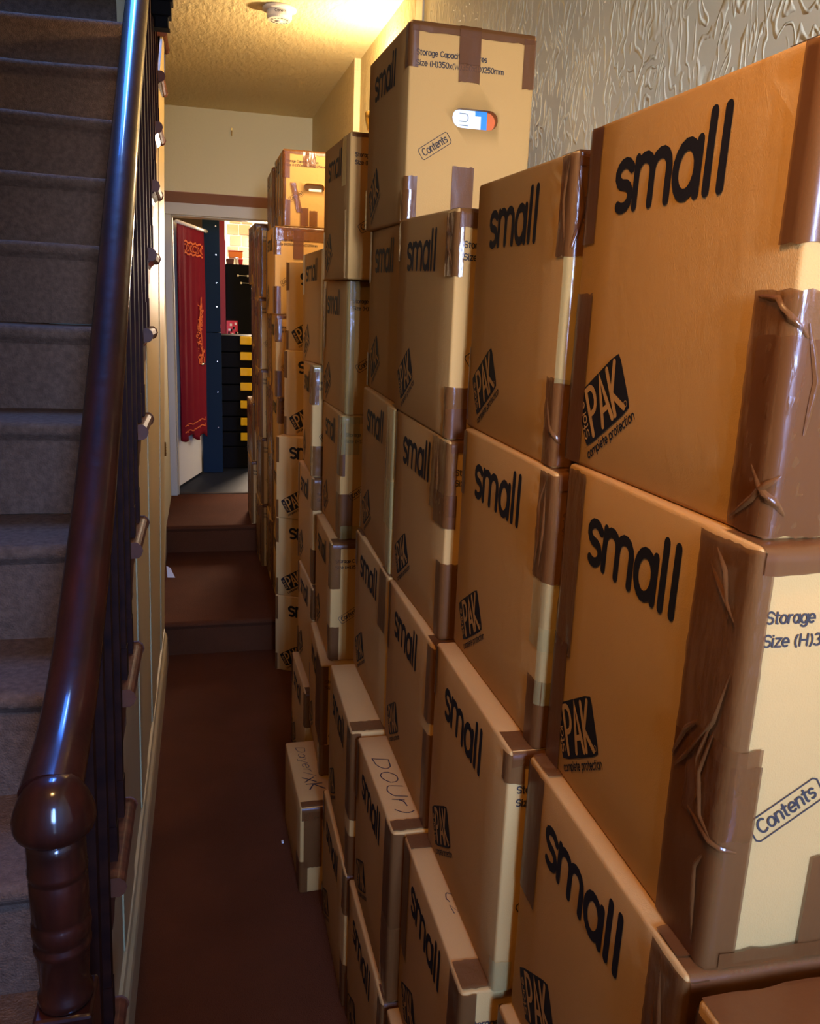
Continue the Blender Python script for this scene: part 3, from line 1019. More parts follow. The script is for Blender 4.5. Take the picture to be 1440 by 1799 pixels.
def std_tapes(h, D, rnd, end=True, clear=False):
    k = dict(m_='tape_clear') if clear else {}
    T = []
    a = rnd.uniform(0.022, 0.036)
    T.append(('ne', -a, rnd.uniform(0.018, 0.03), h - rnd.uniform(0.10, 0.135), h - 0.002, dict(k, m_=k.get('m_', rnd.choice(['tape', 'tape_wrinkled'])))))
    T.append(('ne', -a - 0.002, rnd.uniform(0.018, 0.03), 0.003, rnd.uniform(0.08, 0.13), dict(k)))
    T.append(('fe', -0.006, rnd.uniform(0.02, 0.032), h - rnd.uniform(0.09, 0.13), h - 0.002, dict(k)))
    T.append(('fe', -0.006, rnd.uniform(0.02, 0.032), 0.003, rnd.uniform(0.07, 0.12), dict(k)))
    if end:
        T.append(('te', 0.004, D - 0.004, -0.016, 0.045, dict(k)))
        T.append(('e', 0.100, 0.142, h - 0.105, h - 0.004, dict(k)))
        T.append(('e', 0.100, 0.142, 0.004, 0.09, dict(k)))
    return T


def lev(c, i):
    v = LEV[c][i]
    return v if isinstance(v, tuple) else (v, v)


LEV = {
    'Z': [0, .353, .7075, 1.0610],
    'A': [0, .353, .7075, (1.062, 1.064), (1.424, 1.424), (1.773, 1.776)],
    'B': [0, .3515, (.705, .702), (1.059, 1.062), (1.408, 1.412), (1.759, 1.768)],
    'C': [0, .3515, (.704, .702), (1.044, 1.046), (1.383, 1.394), (1.739, 1.753)],
    'D': [0, .3525, (.703, .706), (1.045, 1.058), (1.395, 1.406), (1.751, 1.761), (2.105, 2.114)],
    'E': [0, .2655, (.612, .608), .959, (1.305, 1.308), (1.658, 1.665), (2.008, 2.016)],
    'F': [0, .352, (.706, .702), (1.058, 1.055), (1.411, 1.406), (1.763, 1.760)],
    'G': [0, .353, .706, 1.059, 1.412, 1.765],
    'H': [.161, .50, .842, 1.185, 1.553, 1.928, 2.242],
    'I': [.161, .514, .867, 1.22, 1.573, 1.926, 2.22],
    'K': [.161, .52, .89, 1.26, 1.63, 1.985],
    'J': [.322, .70, 1.045, 1.365, 1.71, 2.03],
}
POS = {  # column: level -> x, y, yaw degrees, L
    'Z': {0: (.36, .125, 0, .352), 1: (.365, .125, .3, .352), 2: (.372, .130, 0, .352)},
    'A': {0: (.352, .503, 0, .352), 1: (.362, .502, .3, .352), 2: (.373, .501, -.5, .353), 3: (.390, .506, -1.1, .350), 4: (.405, .525, .7, .353)},
    'B': {0: (.305, .880, .4, .352), 1: (.318, .881, -.9, .354), 2: (.358, .873, -.4, .349), 3: (.390, .874, .2, .351), 4: (.396, .901, -.6, .351)},
    'C': {0: (.296, 1.243, .3, .352), 1: (.304, 1.241, 0, .346), 2: (.361, 1.244, -.5, .356), 3: (.379, 1.270, 1.2, .350), 4: (.379, 1.286, 1.6, .352)},
    'D': {0: (.288, 1.607, 0, .352), 1: (.294, 1.605, -.9, .352), 2: (.365, 1.613, .9, .354), 3: (.369, 1.628, -.3, .352), 4: (.384, 1.645, .3, .352),
          5: (.381, 1.658, 1.4, .352)},
    'E': {0: (.234, 2.017, 1, .362), 1: (.306, 2.168, -2.1, .349), 2: (.332, 2.19, -.6, .352), 3: (.358, 2.223, 0, .352), 4: (.372, 2.237, 2.5, .352),
          5: (.360, 2.180, 2.3, .352)},
    'F': {0: (.306, 2.535, 1.1, .352), 1: (.328, 2.545, 1.2, .348), 2: (.333, 2.60, 1.2, .352), 3: (.330, 2.625, -2.0, .352), 4: (.362, 2.63, 4, .352)},
}
NAMES = {'Z': 'the stack at the lower right corner', 'A': 'the nearest full stack', 'B': 'the second full stack',
         'C': 'the third stack', 'D': 'the tall fourth stack', 'E': 'the fifth stack', 'F': 'the sixth stack'}
ORD = ['topmost', 'second from top', 'third from top', 'fourth from top', 'fifth from top', 'lowest']
FEAT = {
    ('A', 4): 'large brown carton with tape on both side edges',
    ('A', 3): 'carton with wrinkled brown corner tape',
    ('A', 2): 'carton with taped end top ledge',
    ('B', 4): 'carton with crumpled shiny corner tape',
    ('B', 3): 'carton with long loose corner tape',
    ('B', 2): 'protruding carton with pale near edge',
    ('C', 4): 'carton with pale narrow end and torn top tape',
    ('C', 3): 'carton with corner tape beside its lettering',
    ('D', 5): 'carton showing blue contents in its hand hole',
    ('D', 3): 'carton with yellowish clear tape down its edge',
    ('D', 1): 'low carton with wide bare top ledge',
    ('C', 1): 'low carton with handwriting on its ledge',
    ('E', 0): 'squat carton with handwriting on top',
    ('E', 5): 'carton with greenish end and yellow tape',
    ('E', 4): 'carton with clear taped edges',
    ('E', 3): 'carton with shiny clear taped pale end',
    ('E', 1): 'low carton with small cross mark on top',
    ('F', 4): 'slim looking carton with yellow clear taped edges',
    ('F', 3): 'carton with crinkled shiny taped end',
}
SPEC = {}   # extra / replacing tape lists
H = 0.354
FOLDS = {
    ('A', 3): [('ne', [(-.066, .150), (-.045, .175), (-.020, .215), (-.008, .260)]), ('ne', [(-.070, .160), (-.055, .190), (-.040, .205)]),
               ('ne', [(-.030, .140), (-.034, .175), (-.022, .215)]), ('ne', [(-.018, .205), (-.030, .165), (-.022, .130), (-.004, .118)]),
               ('ne', [(-.050, .335), (-.030, .318), (-.012, .300)]), ('ne', [(-.045, .350), (-.03, .335), (-.020, .300)]),
               ('ne', [(-.012, .100), (-.020, .085), (-.016, .05), (-.012, .02)]), ('ne', [(-.040, .128), (-.01, .118), (.012, .112)])],
    ('A', 4): [('ne', [(-.034, .178), (-.012, .176), (.010, .150)]), ('ne', [(-.018, .055), (-.002, .035), (.012, .02)]), ('ne', [(.010, .16), (.022, .12), (.018, .08)]),
               ('ne', [(-.036, .01), (-.012, .03), (.004, .05)])],
    ('A', 2): [('ne', [(-.030, .335), (-.022, .29), (-.012, .25)]), ('ne', [(-.034, .30), (-.030, .26), (-.026, .215)])],
    ('B', 4): [('ne', [(-.026, .340), (-.020, .31), (-.024, .275)]), ('ne', [(-.008, .345), (-.016, .30), (-.006, .255)]), ('ne', [(.004, .33), (.010, .29), (.002, .25)]),
               ('ne', [(-.02, .08), (-.008, .05), (.006, .03)])],
    ('B', 3): [('ne', [(-.036, .22), (-.026, .26), (-.030, .31), (-.014, .345)]), ('ne', [(-.020, .23), (-.014, .28), (-.018, .33)])],
    ('C', 4): [('ne', [(-.040, .345), (-.030, .32), (-.010, .315)]), ('ne', [(-.036, .30), (-.018, .29), (-.004, .27)]), ('ne', [(-.028, .33), (-.024, .30), (-.03, .265)])],
    ('C', 3): [('ne', [(-.060, .33), (-.052, .29), (-.055, .25)]), ('ne', [(-.048, .325), (-.040, .27), (-.044, .235)])],
    ('D', 3): [('ne', [(-.05, .34), (-.04, .25), (-.045, .14)])],
    ('F', 3): [('ne', [(.03, .09), (.06, .06), (.05, .02)]), ('ne', [(.08, .09), (.07, .05), (.10, .02)]), ('ne', [(-.04, .34), (-.03, .29), (-.05, .25)])],
}
SPEC[('A', 4)] = [('fe', -.006, .031, .233, .349, {}), ('fe', -.006, .040, .003, .182, {}), ('fe', -.006, .034, .003, .150, {}),
                  ('ne', -.022, .035, .214, .349, {}), ('ne', -.040, .045, .003, .183, W), ('ne', -.03, .05, .003, .150, {}),
                  ('e', .05, .12, .10, .34, {}), ('te', .004, .246, -.016, .05, {})]
SPEC[('A', 3)] = [('fe', -.006, .050, .147, .358, W), ('fe', -.006, .042, .003, .16, {}),
                  ('ne', -.072, .012, .155, .359, W), ('ne', -.072, .026, .003, .185, {}), ('ne', -.05, .024, .12, .20, W),
                  ('te', .004, .246, -.020, .05, {}), ('e', .085, .135, .004, .10, {}), ('te', .1, .145, -.10, .05, {}),
                  ('e', .012, .24, .003, .018, {})]
SPEC[('A', 2)] = [('fe', -.006, .052, .18, .350, {}), ('ne', -.050, .02, .20, .352, W), ('ne', -.05, .02, .003, .13, {}),
                  ('te', .004, .246, -.07, .05, {}), ('t', .003, .035, .30, .350, W), ('t', .003, .035, .02, .055, {})]
SPEC[('Z', 2)] = [('t', .002, .246, .25, .350, {}), ('t', .002, .10, .10, .25, W), ('fe', -.02, .03, .15, .345, {})]
SPEC[('B', 4)] = [('fe', -.006, .008, .01, .12, {}), ('ne', -.030, .03, .240, .350, W), ('ne', -.028, .03, .003, .105, W),
                  ('te', .004, .246, -.016, .05, {}), ('e', .07, .115, .25, .35, {}), ('ne', -.004, .02, .10, .24, CL)]
SPEC[('B', 3)] = [('fe', -.006, .020, .25, .349, {}), ('ne', -.040, .022, .215, .349, W), ('ne', -.034, .02, .13, .215, CL),
                  ('ne', -.03, .015, .003, .09, {}), ('te', .004, .246, -.02, .05, {}), ('ne', -.006, .02, .06, .16, CL)]
SPEC[('B', 2)] = [('fe', -.006, .016, .27, .353, {}), ('ne', -.016, .02, .31, .353, W), ('te', .004, .246, -.02, .05, {}),
                  ('ne', -.012, .022, .003, .05, CL)]
SPEC[('B', 1)] = [('fe', -.006, .05, .14, .352, {}), ('ne', -.05, .02, .16, .352, {}), ('t', .002, .07, .312, .352, {}), ('t', .002, .07, .003, .055, W),
                  ('ne', -.04, .02, .003, .13, {})]
SPEC[('C', 4)] = [('fe', -.006, .016, .28, .350, W), ('ne', -.045, .012, .255, .350, W), ('ne', -.016, .03, .003, .085, W),
                  ('te', .004, .246, -.028, .05, {}), ('ne', -.004, .03, .003, .05, {})]
SPEC[('C', 3)] = [('fe', -.006, .014, .2, .335, {}), ('ne', -.085, .014, .215, .338, W), ('ne', -.06, .016, .195, .25, {}),
                  ('ne', -.030, .03, .003, .135, {}), ('te', .004, .246, -.018, .05, {})]
SPEC[('C', 2)] = [('fe', -.006, .022, .2, .34, {}), ('ne', -.028, .02, .20, .34, {}), ('ne', -.028, .02, .003, .18, {}),
                  ('te', .004, .246, -.02, .05, {})]
SPEC[('C', 1)] = [('ne', -.055, .02, .16, .350, {}), ('ne', -.055, .02, .005, .16, W), ('t', .002, .07, .003, .035, {}), ('fe', -.006, .03, .22, .35, {})]
SPEC[('D', 5)] = [('ne', -.024, .016, .275, .352, {}), ('ne', -.004, .022, .003, .085, {}), ('te', .004, .246, -.018, .05, {}),
                  ('e', .096, .138, .258, .350, {}), ('e', .225, .249, .258, .345, {}), ('e', .092, .136, .004, .108, {}),
                  ('ne', -.016, .018, .003, .06, W), ('fe', -.006, .02, .003, .09, CL), ('te', .095, .137, -.065, .04, {})]
SPEC[('D', 3)] = [('ne', -.060, .02, .10, .345, CL), ('ne', -.035, .02, .003, .2, CL), ('fe', -.006, .012, .003, .10, CL), ('te', .004, .246, -.015, .05, {})]
SPEC[('D', 2)] = [('ne', -.075, -.012, .21, .343, {}), ('fe', -.006, .03, .26, .343, {}), ('t', .002, .05, .003, .07, {}), ('t', .002, .05, .29, .35, {})]
SPEC[('D', 1)] = [('ne', -.05, .02, .14, .350, {}), ('t', .002, .09, .003, .045, W), ('ne', -.04, .02, .003, .10, {})]
SPEC[('E', 5)] = [('ne', -.085, -.035, .23, .348, CL), ('ne', -.040, -.018, .003, .17, W), ('fe', -.006, .035, .003, .13, CL), ('te', .004, .246, -.012, .05, {})]
SPEC[('E', 4)] = [('fe', -.006, .045, .2, .35, CL), ('ne', -.010, .018, .003, .35, CL), ('fe', -.006, .02, .003, .35, CL), ('te', .004, .246, -.05, .05, CL),
                  ('f', .03, .05, .16, .33, {})]
SPEC[('E', 3)] = [('ne', -.045, .012, .18, .348, {}), ('ne', -.008, .05, .24, .348, CL), ('ne', -.05, .035, .003, .13, {}), ('te', .004, .246, -.02, .05, CL),
                  ('e', .003, .24, .003, .04, CL)]
SPEC[('E', 1)] = [('ne', -.12, .02, .10, .342, {}), ('ne', -.05, .03, .003, .10, W)]
SPEC[('E', 0)] = [('te', .004, .346, -.04, .03, {}), ('ne', -.06, .02, .003, .10, {}), ('e', .01, .06, .08, .25, {})]
SPEC[('F', 4)] = [('ne', -.03, .02, .003, .35, CL), ('fe', -.006, .05, .22, .35, CL), ('te', .004, .246, -.02, .05, CL)]
SPEC[('F', 3)] = [('ne', -.07, .02, .23, .35, W), ('ne', -.02, .23, .003, .10, W), ('e', .1, .24, .2, .34, {}), ('te', .004, .246, -.02, .05, CL)]

for c in 'ZABCDEF':
    lv = sorted(POS[c])
    for i in lv:
        x, y, yaw, L = POS[c][i]
        zb, zt = lev(c, i), lev(c, i + 1)
        top = len(lv) - 1 - i
        if (c, i) in FEAT:
            feat = FEAT[(c, i)]
        else:
            feat = 'taped brown cardboard carton'
        pos = ORD[top] if not (i == 0 and top > 0) else 'lowest'
        lab = f'{feat}, {pos} of {NAMES[c]}'
        if len(lab.split()) > 16:
            print("LONG", lab)
        rn = random.Random(ord(c) * 10 + i)
        D = 0.35 if (c, i) == ('E', 0) else 0.25
        if D == 0.25:
            D = min(0.25, XR - 0.012 - x)
        pr = ['small', 'logo', 'end']
        if (c, i) == ('E', 0):
            pr = []
        if c == 'E' and i >= 3 or c == 'F':
            pass
        tp = SPEC.get((c, i)) or std_tapes(zt[0] - zb[0], D, rn)
        hh = zt[0] - zb[0]
        tp = [t if t[0] not in ('ne', 'fe', 'e', 'f') else (t[0], t[1], t[2], t[3], min(t[4], hh - 0.003), *t[5:]) for t in tp]
        tm = None
        if (c, i) == ('C', 1):
            tm = [('DOUr)', 0.022, 0.013, 0.255, radians(-87), 0.20, 0.0022)]
        if (c, i) == ('B', 1):
            tm = [('Cz', 0.010, 0.028, 0.20, radians(-86), 0.05, 0.0016)]
        if (c, i) == ('E', 0):
            tm = [('Dayer/', 0.019, 0.026, 0.325, radians(-86), 0.165, 0.002), ('xK', 0.030, 0.026, 0.150, radians(-80), 0.07, 0.0042)]
        if (c, i) == ('E', 1):
            tm = [('x', 0.02, 0.03, 0.12, radians(-60), 0.03, 0.0016)]
        hd = None
        if (c, i) == ('D', 5):
            hd = (0.088, 0.180, 0.178, 0.213)
        o = carton('carton', x, y, radians(yaw), L, D, zb, zt, lab, 'packed cartons stacked along the right wall', seed=ord(c) * 7 + i,
                   tapes=tp, prints=pr, bodymat='card2' if c == 'F' else 'card', handle=hd, topmark=tm,
                   folds=FOLDS.get((c, i), ()))
        if hd:
            # what shows through the hand hole: a glossy white and blue cover
            mg = MB().box(0.070, 0.150, 0.012, 0.016, 0.165, 0.225).build('packed_cover', M['glossmag'], o)
            MB().box(0.150, 0.162, 0.0105, 0.014, 0.165, 0.225).box(0.138, 0.158, 0.0098, 0.0118, 0.204, 0.225).build('blue_band', M['blue'], mg)
            MB().box(0.160, 0.200, 0.014, 0.020, 0.165, 0.225).build('packed_item', M['orange'], o)
            mb = MB()
            sf = lambda u, v, off: (u, 0.0115 - off, v)
            s_ = [[(0.124 - b, 0.208 - a) for a, b in k] for k in text_strokes('UI', 0.0125, 0, 0, width=0.026)]
            s_ = [[(0.102 + (0.124 - 0.102) * ((u - 0.102) / 0.022), v) for u, v in k] for k in s_]
            strokes_mesh(s_, 0.0012, sf, 0.0, mb, cap=3)
            mb.build('cover_lettering', M['ink'], mg)

# cartons turned to face the camera (column G): 350 mm face towards -y
GX = {0: (.290, 3.53, 59), 1: (.292, 3.53, 61), 2: (.292, 3.52, 58), 3: (.326, 3.54, 62), 4: (.334, 3.55, 60)}
for i, (x, y, yaw) in GX.items():
    zb, zt = lev('G', i), lev('G', i + 1)
    L = 0.33
    ya_ = radians(yaw)
    rn = random.Random(900 + i)
    lab = f'ochre carton set at an angle facing the camera, {ORD[4 - i]} of the angled stack'
    tp = [('fe', -.006, .014, .24, .349, {}), ('fe', -.006, .012, .003, .08, {}), ('ne', -.03, .02, .24, .349, {})]
    carton('carton', x + L * sin(ya_), y - L * cos(ya_), ya_, L, 0.19, zb, zt, lab, 'cartons turned towards the camera', seed=500 + i, tapes=tp,
           prints=('small', 'logo'), bodymat='card2')

# wrapped stacks on the landing steps
def wrapped(c, i, x, y, yaw, L, D, lab, group, ends=True, heavy=True, handle=None, prints=('small', 'logo', 'end'), bm='card2', extra=()):
    zb, zt = lev(c, i), lev(c, i + 1)
    hh = zt[0] - zb[0]
    T = []
    if heavy:
        T += [('ne', -.06, .012, .004, hh - .004, W), ('fe', -.008, .06, .004, hh - .004, W), ('f', .12, .18, .01, hh - .01, {}),
              ('f', .22, .27, .05, hh - .02, W)]
    else:
        T += [('ne', -.05, .025, hh - .12, hh - .003, W), ('ne', -.05, .025, .003, .12, {}), ('fe', -.006, .04, .003, hh - .003, {})]
    T += [('te', .004, D - .004, -.018, .05, {})] + list(extra)
    return carton('carton', x, y, radians(yaw), L, D, zb, zt, lab, group, seed=ord(c) * 9 + i, tapes=T, prints=prints, bodymat=bm, handle=handle)


HP = {0: .335, 1: .335, 2: .330, 3: .318, 4: .313, 5: .347}
for i in range(6):
    ex = []
    hd = None
    nm = ['dusky carton', 'dusky carton', 'dusky carton', 'pale ended carton with small print', 'carton with broad taped end',
          'carton with black hand hole'][i]
    if i == 4:
        ex = [('te', .004, .24, -.06, .05, W), ('e', .08, .125, .24, .36, {}), ('ne', -.04, .015, .003, .12, {})]
    if i == 5:
        ex = [('te', .085, .14, -.065, .04, W), ('ne', -.004, .028, .20, .305, {}), ('e', .012, .032, .004, .11, {}), ('e', .075, .11, .004, .08, {}),
              ('e', .115, .150, .004, .07, W), ('e', .06, .085, .06, .18, dict(m_='tape_wrinkled', skew=-.25))]
        hd = (0.09, 0.18, 0.150, 0.182)
    yw = {0: 0, 1: 0, 2: 0, 3: -1.0, 4: 2.0, 5: 1}[i]
    o = wrapped('H', i, HP[i], 3.85, yw, .345, .245, f'{nm}, {ORD[5 - i]} of the first stack on the step', 'cartons on the first landing step',
                heavy=i == 5, handle=hd, extra=ex)
    if hd:
        MB().box(0.115, 0.17, 0.020, 0.045, 0.150, 0.163).build('packed_paper', M['paper'], o)
for i in range(6):
    wrapped('I', i, .330, 4.215, -.5 if i % 2 else .6, .345, .245, f'tape-wrapped carton, {ORD[5 - i]} of the second stack on the step',
            'tape-wrapped cartons behind', heavy=True)
for i in range(5):
    wrapped('K', i, [.30, .30, .295, .29, .296][i], 4.57, 1 if i % 2 else 2, .31, .245,
            f'shiny taped carton, {ORD[4 - i]} of the third stack on the step', 'tape-wrapped cartons behind', heavy=True)
for i in range(5):
    wrapped('J', i, [.262, .272, .285, .295, .287][i], 4.91, [0, 2, -1, 1, 2][i], .35, .245,
            f'shiny tape-wrapped carton, {ORD[4 - i]} of the farthest stack before the doorway', 'tape-wrapped cartons behind', heavy=True)

# ------------------------------------------------------------------ fittings
sa = empty('smoke_alarm', (0.293, 3.42, ZC(3.42)), label='round white smoke alarm on the ceiling', cat='smoke alarm')
MB().lathe([(0.058, 0), (0.062, -0.004), (0.062, -0.010), (0.052, -0.014)], 0, 0, 32).build('base_plate', M['plastic'], sa, smooth=True)
MB().lathe([(0.046, -0.012), (0.046, -0.034), (0.042, -0.042), (0.012, -0.045), (0.010, -0.049), (0.002, -0.050)], 0, 0, 32).build('sensor_body', M['plastic'], sa, smooth=False)
mb = MB()
strokes_mesh(text_strokes('Conett', 0.006, -0.020, -0.026, width=0.04), 0.0016, lambda u, v, off: (u, -math.sqrt(max(0, 0.0466 ** 2 - u * u)) - off, v), 0.0005, mb, cap=3)
for q in range(14):
    a = 2 * pi * q / 14
    mb.box(-0.004 + 0.030 * cos(a), 0.004 + 0.030 * cos(a), -0.001 + 0.030 * sin(a), 0.001 + 0.030 * sin(a), -0.0447, -0.0435)
mb.build('grille', M['ink2'], sa)['kind'] = 'stuff'
# wall uplighter hidden behind the tall stack
wlp = empty('wall_lamp', (XR, 3.36, 2.24), label='wall uplighter glowing behind the tall stack', cat='lamp')
MB().box(-0.012, 0, -0.04, 0.04, -0.06, 0.06).build('back_plate', M['brass'], wlp, bevel=0.003)
MB().tube([(-0.01, 0, 0), (-0.03, 0, -0.03), (-0.05, 0, 0.0)], 0.006).build('arm', M['brass'], wlp, smooth=True)
MB().lathe([(0.012, -0.005), (0.030, 0.010), (0.038, 0.045), (0.040, 0.07), (0.037, 0.07), (0.034, 0.045), (0.026, 0.016), (0.010, 0.003)], -0.052, 0, 24, cap=False)\
    .build('shade', M['brass'], wlp, smooth=True)
MB().lathe([(0.004, 0.02), (0.016, 0.035), (0.018, 0.055), (0.012, 0.08), (0.002, 0.09)], -0.052, 0, 16).build('bulb', M['bulb'], wlp, smooth=True)
light('wall_lamp_light', 'POINT', (XR - 0.052, 3.36, 2.385), 32, (1.0, 0.76, 0.45), radius=0.02)
# hall pendant just above the top of the picture
pl = empty('pendant_lamp', (-0.08, 0.30, 2.53), label='shaded pendant lamp on the hall ceiling', cat='lamp')
MB().tube([(0, 0, 0.02), (0, 0, -0.10)], 0.003).build('cord', M['black'], pl)
MB().lathe([(0.06, -0.08), (0.13, -0.22)], 0, 0, 28, cap=False).build('lamp_shade', M['cream2'], pl, smooth=True)
MB().lathe([(0.008, -0.10), (0.03, -0.14), (0.033, -0.165), (0.02, -0.19), (0.002, -0.195)], 0, 0, 16).build('bulb', M['bulb'], pl, smooth=True)
sp = light('pendant_light', 'SPOT', (-0.08, 0.30, 2.42), 48, (1.0, 0.50, 0.145), radius=0.05, aim=(0.2, 0.9, 0.0))
sp.data.spot_size = radians(136)
sp.data.spot_blend = 0.6
light('pendant_glow', 'POINT', (-0.08, 0.30, 2.30), 9, (1.0, 0.64, 0.30), radius=0.12)
# hook on the bulkhead
MB_h = MB().box(0.186, 0.194, 5.488, 5.50, 2.600, 2.615).tube([(0.19, 5.492, 2.60), (0.19, 5.480, 2.59), (0.19, 5.482, 2.575), (0.19, 5.492, 2.572)], 0.003)
tag(MB_h.build('wall_hook', M['brass']), 'tiny dark hook on the cream bulkhead', 'hook')
# litter on the carpet
pp = MB().add([(-0.205, 4.42, 0.163), (-0.165, 4.41, 0.164), (-0.19, 4.47, 0.20), (-0.21, 4.46, 0.215), (-0.20, 4.44, 0.185)],
              [(0, 1, 4), (1, 2, 4), (2, 3, 4), (3, 0, 4)])
tag(pp.build('paper_scrap', M['paper']), 'crumpled white paper scrap on the landing step by the wall', 'paper')
tag(MB().box(0.206, 0.212, 2.25, 2.262, 0.0, 0.004).build('lint', M['paper'], bevel=0.001), 'tiny white fleck on the passage carpet', 'litter')
tag(MB().box(-0.275, -0.268, 1.42, 1.432, KZ + 2 * KR * 0 + 0.432, KZ + 0.436 + 0.004).build('fluff', M['ink2']), 'dark fleck on a stair tread', 'litter')

# ------------------------------------------------------------------ far doorway: door leaf with towel
dl = Vector((-0.127, 5.79, 0.33))
an = math.atan2(0.60, 0.172)
dr = empty('door_leaf', (-0.205, 5.875, 0.33), an, 'white open door with a hanging red towel', 'door')
W_, H_ = 0.66, 1.775
MB().box(0, W_, 0.0, 0.038, 0.004, H_).build('door_panel', M['white'], dr, bevel=0.003)
MB().box(W_ - 0.003, W_ + 0.002, 0.006, 0.030, 0.75, 0.90).build('latch_plate', M['steel'], dr)
MB().tube([(W_ - 0.05, -0.005, 0.83), (W_ - 0.05, -0.05, 0.83), (W_ - 0.15, -0.055, 0.83)], 0.009).build('door_handle', M['steel'], dr, smooth=True)
# towel rail over the door top, then the towel
tr = empty('towel_rail', (-0.205, 5.875, 0.33), an, 'white over-door rail holding the red towel', 'rail')
MB().tube([(0.03, -0.048, H_ - 0.004), (0.80, -0.048, H_ - 0.004)], 0.012, 10).build('rod', M['white'], tr, smooth=True)
MB().box(0.10, 0.125, -0.03, 0.042, H_ - 0.002, H_ + 0.006).box(0.64, 0.665, -0.03, 0.042, H_ - 0.002, H_ + 0.006).build('bracket', M['white'], tr)
tw = empty('towel', (-0.205, 5.875, 0.33), an, 'crimson towel with orange embroidered bands hanging on the door', 'towel')
NU, NV = 26, 40
V = []
for i in range(NU + 1):
    a = 0.05 + 0.60 * i / NU
    for j in range(NV + 1):
        t = j / NV
        bot = 0.30 - 0.06 * sin(i * 0.5) * 0.4 + 0.06 * (1 - i / NU)
        z = H_ - 0.010 + (bot - H_) * t
        fold = 0.010 * sin(i * 1.1) * (0.3 + 0.7 * t) + 0.004 * sin(i * 2.3 + t * 5)
        V.append((a - 0.02 * t * (1 - i / NU), -0.046 + fold - 0.004 * t, z))
F = [(i * (NV + 1) + j, (i + 1) * (NV + 1) + j, (i + 1) * (NV + 1) + j + 1, i * (NV + 1) + j + 1) for i in range(NU) for j in range(NV)]
to = mk('cloth', V, F, M['red_cloth'], tw, smooth=True)
sm = to.modifiers.new('s', 'SOLIDIFY')
sm.thickness = 0.004
sm.offset = 1
emb = MB()


def on_t(u, v, off):
    i = (u - 0.05) / 0.60 * NU
    t = (H_ - v) / (H_ - 0.3)
    fold = 0.010 * sin(i * 1.1) * (0.3 + 0.7 * t) + 0.004 * sin(i * 2.3 + t * 5)
    return (u - 0.02 * t * (1 - i / NU), -0.046 + fold - 0.004 * t - off - 0.004, v)


rn = random.Random(5)
for z0 in (1.66, 1.585):
    emb_l = [[(0.18 + 0.44 * q / 20, z0 + 0.006 * sin(q * 1.3)) for q in range(21)]]
    strokes_mesh(emb_l, 0.012, on_t, 0.002, emb, cap=3)
for q in range(9):
    strokes_mesh([arc(0.20 + q * 0.049, 1.622, 0.020, 0.022, 0, 360, 10)], 0.007, on_t, 0.002, emb, cap=3)
for z0 in (0.43, 0.385):
    strokes_mesh([[(0.11 + 0.50 * q / 20, z0 + 0.006 * sin(q * 1.7)) for q in range(21)]], 0.008, on_t, 0.002, emb, cap=3)
# tall flowering stem
for q in range(60):
    tq = q / 60
    uc = 0.50 + 0.05 * sin(tq * 9) + rn.uniform(-0.05, 0.05) * (0.4 + tq)
    vc = 1.26 - 0.42 * tq
    strokes_mesh([arc(uc, vc, rn.uniform(0.01, 0.028), rn.uniform(0.008, 0.02), rn.uniform(0, 180), rn.uniform(200, 380), 6)], 0.007, on_t, 0.002, emb, cap=3)
strokes_mesh([[(0.52, 1.30), (0.50, 1.1), (0.53, 0.95), (0.51, 0.84)]], 0.01, on_t, 0.002, emb, cap=3)
emb.build('embroidery', M['orange'], tw)['kind'] = 'stuff'
hg = MB().lathe([(0.005, 0), (0.005, 0.08)], 0, 0, 8)
hg.box(-0.012, 0.0, 0, 0.003, 0.0, 0.08)
for q in range(1, 5):
    hg.lathe([(0.0065, q * 0.016 - 0.002), (0.0065, q * 0.016 + 0.002)], 0, 0, 8)
hgo = hg.build('hinge', M['brass'], loc=(-0.2185, 4.9, 0.735))
tag(hgo, 'small brass hinge on the left wall beyond the stairs', 'hinge')

# ------------------------------------------------------------------ far room
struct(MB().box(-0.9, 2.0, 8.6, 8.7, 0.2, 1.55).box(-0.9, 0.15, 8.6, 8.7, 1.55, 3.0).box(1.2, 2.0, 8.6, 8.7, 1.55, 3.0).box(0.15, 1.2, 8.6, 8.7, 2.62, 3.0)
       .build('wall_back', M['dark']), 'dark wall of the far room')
struct(MB().box(-0.95, -0.9, 5.86, 8.7, 0.2, 3.0).build('wall_left', M['cream2']), 'left wall of the far room')
struct(MB().box(2.0, 2.1, 5.86, 8.7, 0.2, 3.0).build('wall_right', M['cream2']), 'right wall of the far room')
struct(MB().box(-0.95, 2.1, 5.86, 8.7, 2.9, 3.0).build('ceiling', M['cream2']), 'ceiling of the far room')
wf = MB().box(0.15, 0.20, 8.58, 8.66, 1.55, 2.62).box(1.15, 1.2, 8.58, 8.66, 1.55, 2.62).box(0.15, 1.2, 8.58, 8.66, 2.57, 2.62).box(0.15, 1.2, 8.58, 8.66, 1.55, 1.60)\
    .build('window_2', M['white'], bevel=0.003)
struct(wf, 'white framed window of the far room')
gl = mat('window_glass', (0.95, 0.97, 0.95), rough=0.02, alpha=0.12)
MB().box(0.20, 1.15, 8.618, 8.622, 1.60, 2.57).build('pane', gl, wf)
